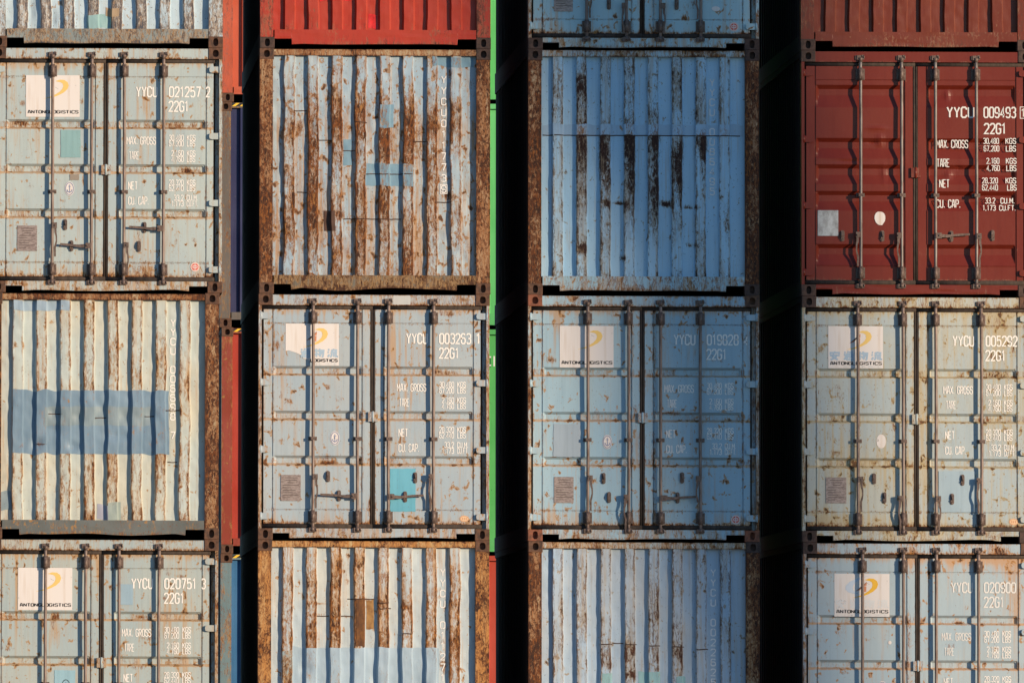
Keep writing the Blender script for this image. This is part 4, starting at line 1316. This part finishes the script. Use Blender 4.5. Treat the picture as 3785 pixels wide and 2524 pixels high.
p = paint("paint_blue_end", (0.34, 0.55, 0.75), 10.0, faded=(0.38, 0.57, 0.73), stain=0.05, spots=0.45, chips=0.8, streak=0.45, mid=(0.085, 0.035, 0.022), dark=(0.028, 0.012, 0.010), tan=(0.36, 0.28, 0.19))
pp = post_of("post_tan_rust", (0.34, 0.30, 0.21), 10.5, rust=0.12, stain=0.02)
b5 = patch_mat("patch_lilac_blue", (0.31, 0.45, 0.60), 81, rust=0.10, spots=0.5)
end_container("shipping_container", "blue container end with a horizontal weld seam above dark rusty lower ridges", FRONT, at(X3, 2, 0.0),
              dict(paint=p, post=pp, side=p, rail=paint("rail_blue_rust", (0.30, 0.46, 0.56), 10.8, rust=0.12, stain=0.3, spots=0.8), cast=(CAST_DARK, CAST_DARK, CAST, CAST_DARK)),
              dict(ridge=0.32, inner=0.00, edge=0.27, wob=0.005, rough=0.004, post=(0.34, 0.7), top=(0.22, 0.4), bottom=(0.20, 0.3), stain=(0.55, 0.18),
                   ridges=(.75, 1.2, .8, .8, .8, .8, .9, .7), vrange=lambda v: 0.9 if v < .9 else 0.75,
                   blobs=[(0.31, 0.34, 0.01725, 0.26, 0.34), (0.57, 0.38, 0.0575, 0.13, 0.48), (0.57, 0.95, 0.046, 0.156, 0.42), (0.57, 1.25, 0.0575, 0.325, 0.17), (0.8, 1.05, 0.0575, 0.208, 0.68), (0.83, 1.36, 0.0575, 0.156, 0.48), (0.83, 1.62, 0.0345, 0.039, 0.85),
                          (1.08, 1, 0.0575, 0.169, 0.61), (1.08, 1.35, 0.0575, 0.364, 0.44), (1.34, 1.3, 0.0575, 0.494, 0.61), (1.34, 0.95, 0.0575, 0.078, 0.51), (1.59, 1.1, 0.0575, 0.234, 0.65), (1.59, 1.4, 0.0575, 0.156, 0.37), (1.85, 0.97, 0.0575, 0.13, 0.61), (1.85, 1.25, 0.0345, 0.26, 0.31),
                          (1.46, 1.63, 0.0575, 0.039, 0.85), (0.96, 1.62, 0.046, 0.0156, 1.02), (1.72, 1.66, 0.069, 0.0156, 0.85), (2.1, 1.85, 0.0345, 0.13, 0.34), (0.58, 2.1, 0.046, 0.052, 0.59), (1.72, 2.06, 0.0575, 0.026, 0.68), (1, 2.2, 0.0345, 0.039, 0.68), (2.05, 0.5, 0.0345, 0.26, 0.26)],
                   patches=[(.16, 2.27, .790, .905, b5)], welds=((.16, 2.24, .906),),
                   number=("YYCU 0086495", 1.945, .308, .1045, False, LETTER_THIN)), 10)

p = paint("paint_blue_doors_two", (0.291, 0.435, 0.551), 11.0, faded=(0.330, 0.458, 0.541), stain=0.0, spots=0.94, chips=0.6, streak=0.55)
door_container("shipping_container", "blue container doors with the left leaf sunlit and the right leaf in shade", FRONT, at(X3, 1, 0.0),
               dict(paint=p, side=p, cast=(CAST_RED, CAST, CAST_RED, CAST_RED)),
               dict(rods=(0.630, 1.060, 1.397, 1.817),
                    handles=(('V', 1, 1.93, .34), ('V', -1, 2.13, .33), ('H', 1, 2.135, .38), ('V', -1, 1.93, .25)),
                    catches=((.80, 1.93), (.857, 2.13), (1.626, 1.92), (1.578, 2.13)),
                    logo=(.338, .905, .326, .765, (False, 'none', False)), num=(-0.020, "019828", "4", LETTER),
                    plate=(.280, .485, 1.916, 2.190), sticker=(.840, 1.546), seal=(2.190, 2.357), post=(0.48, 0.6), base=(0.05, 0.22), latch=1.29,
                    blobs=[(.25, .69, .05, .03, .45), (1.33, .60, .03, .12, .2), (2.05, .68, .12, .03, .35), (1.47, 1.235, .12, .02, .7), (1.14, 1.2, .02, .06, .6), (.27, 1.17, .03, .03, .45), (.5, 1.0, .1, .15, .15), (.72, 1.23, .04, .02, .5), (2.05, .95, .2, .15, .12), (1.33, 1.7, .04, .3, .25), (.74, 2.24, .06, .05, .3), (.27, 2.15, .03, .03, .4), (.55, .70, .02, .02, .8), (.81, .75, .015, .015, .9)],
                    stains=[(.32, .25, .05, .25, .8), (.55, .4, .04, .3, .6), (.25, 2.3, .3, .1, .3)],
                    patches=[(.272, .557, 1.36, 1.705, patch_mat("patch_faded_grey", (0.29, 0.36, 0.44), 82, stain=0.0, spots=0.5))]), 11)

p = paint("paint_blue_end_two", (0.339, 0.454, 0.593), 12.0, faded=(0.407, 0.463, 0.530), stain=0.06, spots=0.45, chips=0.7, streak=0.5, mid=(0.13, 0.05, 0.03), tan=(0.40, 0.30, 0.20))
pp = post_of("post_orange_rust_two", (0.36, 0.30, 0.20), 12.5, rust=0.08, stain=0.10)
b6 = patch_mat("patch_cyan", (0.224, 0.396, 0.436), 83, rust=0.12, spots=0.6)
end_container("shipping_container", "dusty blue container end with short rusty weld bars, lowest of the third column", FRONT, at(X3, 0, 0.006),
              dict(paint=p, post=pp, side=p, rail=paint("rail_pale_rust", (0.40, 0.50, 0.54), 12.8, rust=0.08, stain=0.35, spots=0.7), cast=(CAST, CAST_DARK, CAST, CAST)),
              dict(ridge=0.30, inner=0.01, edge=0.30, wob=0.007, rough=0.006, post=(0.36, 0.75), top=(0.24, 0.5), stain=(0.40, 0.20),
                   ridges=(.9, .85, .85, .8, .8, .7, .5, .9), vrange=lambda v: 0.85,
                   blobs=[(.82, 1.18, .06, .10, .35), (.84, 1.30, .06, .05, .4), (1.08, 1.18, .06, .12, .35), (1.34, 1.15, .05, .15, .32), (1.59, 1.2, .05, .16, .32), (1.33, .85, .04, .12, .2), (1.08, 1.4, .06, .06, .6), (.35, .7, .02, .2, .25), (1.75, 1.2, .03, .03, .4), (.48, .17, .02, .04, .5)],
                   patches=[(.78, .886, 1.385, 1.60, b6), (1.158, 1.39, 1.37, 1.60, b6), (1.56, 1.66, 1.42, 1.6, b6)],
                   welds=((.766, .884, 1.083), (.90, 1.00, 1.07), (1.018, 1.136, 1.083), (1.270, 1.388, 1.095), (1.521, 1.640, 1.105), (1.772, 1.892, 1.13)),
                   number=("YYCU 0022625", 1.948, .290, .1045, False, LETTER_THIN)), 12)

# ---- fourth column
p = paint("paint_brick", (0.135, 0.022, 0.010), 13.0, faded=(0.155, 0.031, 0.016), stain=-0.1, spots=0.4, chips=0.3, streak=0.1, dark=(0.05, 0.02, 0.015), mid=(0.12, 0.045, 0.03), tan=(0.34, 0.16, 0.09))
end_container("shipping_container", "brick red corrugated container end at the top of the right column", FRONT, at(X4, 3, -0.010),
              dict(paint=p, side=p, cast=(CAST_DARK,) * 4),
              dict(ridge=0.06, inner=-0.02, edge=0.03, wob=0.006, rough=0.005, post=(0.08, 0.1), bottom=(0.20, 0.2), wave=0.006, stain=(0.1, 0.05)), 13)

p = paint("paint_maroon", (0.140, 0.015, 0.007), 14.0, faded=(0.155, 0.023, 0.012), stain=-0.30, spots=0.1, chips=0.3, streak=0.15, dark=(0.06, 0.02, 0.015), mid=(0.10, 0.03, 0.02), tan=(0.30, 0.11, 0.07), rough=0.38)
door_container("shipping_container", "maroon red container doors with crisp white lettering and a silver plate", FRONT, at(X4, 2, -0.006),
               dict(paint=p, side=p, hinge=p, cast=(CAST_DARK,) * 4),
               dict(red=True, rods=(.626, 1.058, 1.414, 1.844),
                    handles=(('V', -1, 1.946, .33), ('V', -1, 1.952, .33), ('H', 1, 1.952, .36), ('V', 1, 1.956, .33)),
                    catches=((.438, 1.956), (.858, 1.956), (1.584, 1.956), (2.018, 1.946)), rodm=(STEEL_GREY, BRACKET),
                    num=(0.0, "009493", "1", LETTER_GOOD), plate=(.178, .394, 1.686, 1.956), platem=PLATE_SILVER, post=(0.05, 0.0), top=(-0.1, -0.2), bottom=(0.10, 0.1), base=(-0.12, -0.2), hinge=-0.2, latch=1.286,
                    chips=[(.834, 1.772, .058, .072)],
                    dents=[(.80, .82, .10, .02, -.010), (.84, .95, .04, .06, -.012), (.76, .96, .05, .012, .012), (.88, 1.30, .03, .08, -.010), (1.55, .47, .03, .05, -.012), (1.56, 1.31, .04, .04, -.014), (.5, 1.16, .15, .012, .008), (1.66, 1.23, .03, .015, .012)]), 14)

p = paint("paint_weathered_mint", (0.359, 0.430, 0.474), 15.0, faded=(0.417, 0.440, 0.413), stain=0.05, spots=0.98, chips=0.8, streak=0.5, tan=(0.43, 0.31, 0.14))
door_container("shipping_container", "weathered pale container doors with blue characters on the logo panel, below the maroon one", FRONT, at(X4, 1, 0.0),
               dict(paint=p, side=p, cast=(CAST_DARK, CAST, CAST_DARK, CAST_DARK)),
               dict(rods=(0.588, 1.063, 1.406, 1.885),
                    handles=(('V', 1, 1.93, .34), ('V', -1, 2.13, .33), ('V', 1, 2.13, .33), ('V', -1, 1.94, .34)),
                    catches=((.76, 1.92), (.869, 2.12), (1.69, 1.93), (1.58, 2.13)),
                    logo=(.281, .857, .316, .760, (False, 'blue', False)), num=(0.030, "005292", "", LETTER),
                    plate=(.253, .470, 1.907, 2.180), sticker=(.837, 1.527, True), seal=(2.228, 2.367, True), post=(0.42, 0.55), top=(0.18, 0.5), base=(0.07, 0.30),
                    blobs=[(.30, .425, .06, .012, .7), (.20, .56, .03, .04, .5), (.40, 1.0, .15, .12, .22), (.75, 1.14, .04, .015, .5), (2.05, .83, .15, .03, .4), (1.68, .84, .04, .02, .5), (2.0, 1.15, .12, .12, .22), (1.90, .58, .04, .02, .6), (2.02, .63, .08, .03, .4), (2.23, .55, .015, .05, .7), (1.93, 1.30, .12, .02, .45), (1.75, 1.05, .012, .06, .6), (.98, 1.38, .03, .04, .5), (.37, 1.65, .04, .02, .5), (2.1, .25, .1, .06, .2), (1.28, 1.0, .04, .8, .10), (1.7, 2.05, .04, .03, .5)],
                    stains=[(1.29, 1.3, .06, .8, .55), (.6, 1.9, .5, .3, .2), (2.1, .35, .2, .3, .45), (2.1, 1.0, .2, .5, .2), (.45, 2.35, .4, .1, .5)],
                    patches=[(1.440, 1.825, 1.835, 2.268, patch_mat("patch_lilac", (0.277, 0.370, 0.449), 84, spots=0.4))]), 15)

p = paint("paint_clean_blue", (0.330, 0.425, 0.504), 16.0, faded=(0.378, 0.448, 0.494), stain=0.0, spots=0.87, chips=0.45, streak=0.6, tan=(0.50, 0.24, 0.07))
door_container("shipping_container", "pale blue container doors with a bright yellow and blue ring on the logo panel", FRONT, at(X4, 0, 0.008),
               dict(paint=p, side=p, cast=(CAST_DARK, CAST, CAST_DARK, CAST_DARK)),
               dict(rods=(0.627, 1.056, 1.402, 1.844),
                    handles=(('V', 1, 1.93, .33), ('V', -1, 2.13, .30), ('V', 1, 2.13, .30), ('V', -1, 1.94, .33)),
                    catches=((.76, 1.92), (.869, 2.12), (1.69, 1.93), (1.58, 2.13)),
                    logo=(.334, .913, .328, .778, (False, 'faint', True)), num=(0.0, "020900", "", LETTER_GOOD),
                    sticker=(.837, 1.527), post=(0.42, 0.5), top=(0.14, 0.35), base=(0.04, 0.14), chips=[(.916, 1.048, .019, .019)],
                    hblobs=[(2.08, .07, .10, .04, .5)],
                    blobs=[(.355, .95, .03, .015, .6), (.68, 1.02, .035, .018, .6), (.27, .65, .012, .015, .5), (1.64, .84, .06, .02, .6), (1.47, .83, .02, .015, .5), (1.88, .86, .03, .02, .5), (2.1, .85, .03, .015, .5), (1.98, .71, .03, .01, .6), (2.16, .70, .03, .01, .6), (1.73, .68, .025, .035, .45), (1.30, .65, .05, .008, .7), (1.12, .9, .02, .3, .3), (.42, 1.37, .06, .02, .6), (1.55, 1.08, .08, .015, .45), (.76, .81, .03, .015, .6)],
                    stains=[(1.62, .20, .25, .10, .5), (2.1, .20, .25, .16, .65), (1.54, .5, .03, .4, .4), (2.25, .8, .05, .5, .6), (1.15, .22, .05, .1, .6), (2.2, .5, .10, .3, .35)]), 16)

# ------------------------------------------------------------------ the row behind, seen through the gaps
BACK = "containers of the row behind"
Y_BACK, HC = 21.7, 2.896


def back(x, tier, label, base, seed, post=None, text_=None, faded=None):
    pm = paint("paint_back_%d" % seed, base, seed, faded=faded, stain=-0.10, spots=0.35, chips=0.5, streak=0.3, mid=tuple(c * 0.4 + 0.02 for c in base), tan=tuple(c * 0.7 + 0.08 for c in base))
    mats = dict(paint=pm, side=pm, cast=(CAST,) * 4)
    if post:
        mats['post'] = mats['rail'] = paint("post_back_%d" % seed, post, seed + 50, rust=0.02, stain=0.0, spots=0.4)
    r = end_container("shipping_container", label, BACK, (x + W / 2, Y_BACK, HC * tier), mats,
                      dict(ridge=0.02, inner=-0.03, edge=0.0, wob=0.0, rough=0.001, post=(0.02, 0.0), top=(0.02, 0), bottom=(0.05, 0), stain=(0, 0)), seed, H=HC, hc=True)
    if text_:
        mb = MB(HC)
        for st in ([(.805, .365), (.895, .365)], [(.805, .365), (.805, .470)], [(.805, .470), (.895, .470)], [(.935, .352), (.935, .483)], [(.675, .352), (.675, .483)]):
            ribbon(mb, st, 0.018, Y_OUT - 0.003)
        mb.build("lettering", LETTER_GOOD, r)
    return r


XA, XB = -2.127, 0.440
back(XA, 0, "blue container deep in the gap beside the lowest left doors", (0.035, 0.135, 0.30), 31, post=(0.13, 0.20, 0.23))
back(XA + 0.006, 1, "red container deep in the gap beside the end with the wide blue band", (0.33, 0.036, 0.022), 32, post=(0.24, 0.045, 0.030))
back(XA - 0.022, 2, "navy container with grey corner post deep in the gap beside the mint doors", (0.024, 0.028, 0.09), 33, post=(0.12, 0.105, 0.095))
back(XA, 3, "orange red container high in the gap between the first two columns", (0.44, 0.085, 0.040), 34)
back(XB, 0, "red container deep in the gap right of the lowest rusty streaked end", (0.36, 0.050, 0.030), 35)
back(XB, 1, "green container with a white letter deep in the gap beside the sky blue square doors", (0.07, 0.34, 0.095), 36, text_=True)
back(XB + 0.004, 2, "bright green container deep in the gap beside the most heavily rusted end", (0.09, 0.40, 0.13), 37)
back(XB, 3, "pale edged green container high in the gap beside the bright red end", (0.09, 0.42, 0.12), 38)

# ------------------------------------------------------------------ added unseen gantry crane, its leg outline fitted to throw the wide soft shadow
crane = thing("shadow_crane", "unseen grey gantry crane leg, added right of view to cast the soft shade", "crane", (0.316 + 95.0 * SUN.x, -95.0, 0.0))
cp = paint("crane_paint", (0.30, 0.32, 0.34), 44, spots=0.0)


def solid(name, quads, parent):
    """loft of rectangles (x0, x1, y0, y1, z) given relative to the crane"""
    vs, fs = [], []
    for x0, x1, y0, y1, z in quads:
        vs += [(x0, y0, z), (x1, y0, z), (x1, y1, z), (x0, y1, z)]
    for i in range(len(quads) - 1):
        for k in range(4):
            a, b = 4 * i + k, 4 * i + (k + 1) % 4
            fs.append((a, b, b + 4, a + 4))
    fs += [(3, 2, 1, 0), tuple(range(len(vs) - 4, len(vs)))]
    m_ = bpy.data.meshes.new(name)
    m_.from_pydata(vs, [], fs)
    m_.materials.append(cp)
    o = bpy.data.objects.new(name, m_)
    COL.objects.link(o)
    o.parent = parent
    return o


def leg_x(zf):
    """edges of the shaded band at height zf of the front row (the leg is shaped to cast it)"""
    tab = ((-3.0, 2.75, 3.30), (1.83, 1.70, 3.25), (4.1, 1.32, 3.25), (5.5, 1.10, 3.10), (8.05, 0.10, 2.85), (9.5, -0.5, 2.85))
    for (z0, a0, b0), (z1, a1, b1) in zip(tab, tab[1:]):
        if z0 <= zf <= z1:
            t = (zf - z0) / (z1 - z0)
            return a0 + (a1 - a0) * t, b0 + (b1 - b0) * t
    return tab[-1][1:]


q = []
dz = 95.0 * SUN.z
for zf in (1.6 - dz, -2.0, 1.83, 4.1, 5.5, 8.05, 9.5, 47.0 - dz):
    a, b = leg_x(min(9.5, max(zf, -2.0)))
    sft = max(0.0, -2.0 - zf) * 0.2
    q.append((a + sft, b + sft, -0.3, 0.3, zf + dz))
solid("leg", q, crane)
solid("bogie_beam", [(0.0, 9.2, -0.6, 0.6, 0.7), (0.0, 9.2, -0.6, 0.6, 1.6)], crane)
solid("bridge_girder", [(-3.0, 32.0, -0.9, 0.9, 47.0), (-3.0, 32.0, -0.9, 0.9, 49.4)], crane)
for x in (0.7, 2.0, 7.2, 8.5):
    vs, fs = [], []
    for yy in (-0.25, 0.25):
        vs += [(x + 0.5 * math.cos(2 * math.pi * k / 24), yy, 0.5 + 0.5 * math.sin(2 * math.pi * k / 24)) for k in range(24)]
    fs = [(k, (k + 1) % 24, 24 + (k + 1) % 24, 24 + k) for k in range(24)] + [tuple(range(23, -1, -1)), tuple(range(24, 48))]
    m_ = bpy.data.meshes.new("wheel")
    m_.from_pydata(vs, [], fs)
    m_.materials.append(RUBBER)
    o = bpy.data.objects.new("wheel", m_)
    COL.objects.link(o)
    o.parent = crane
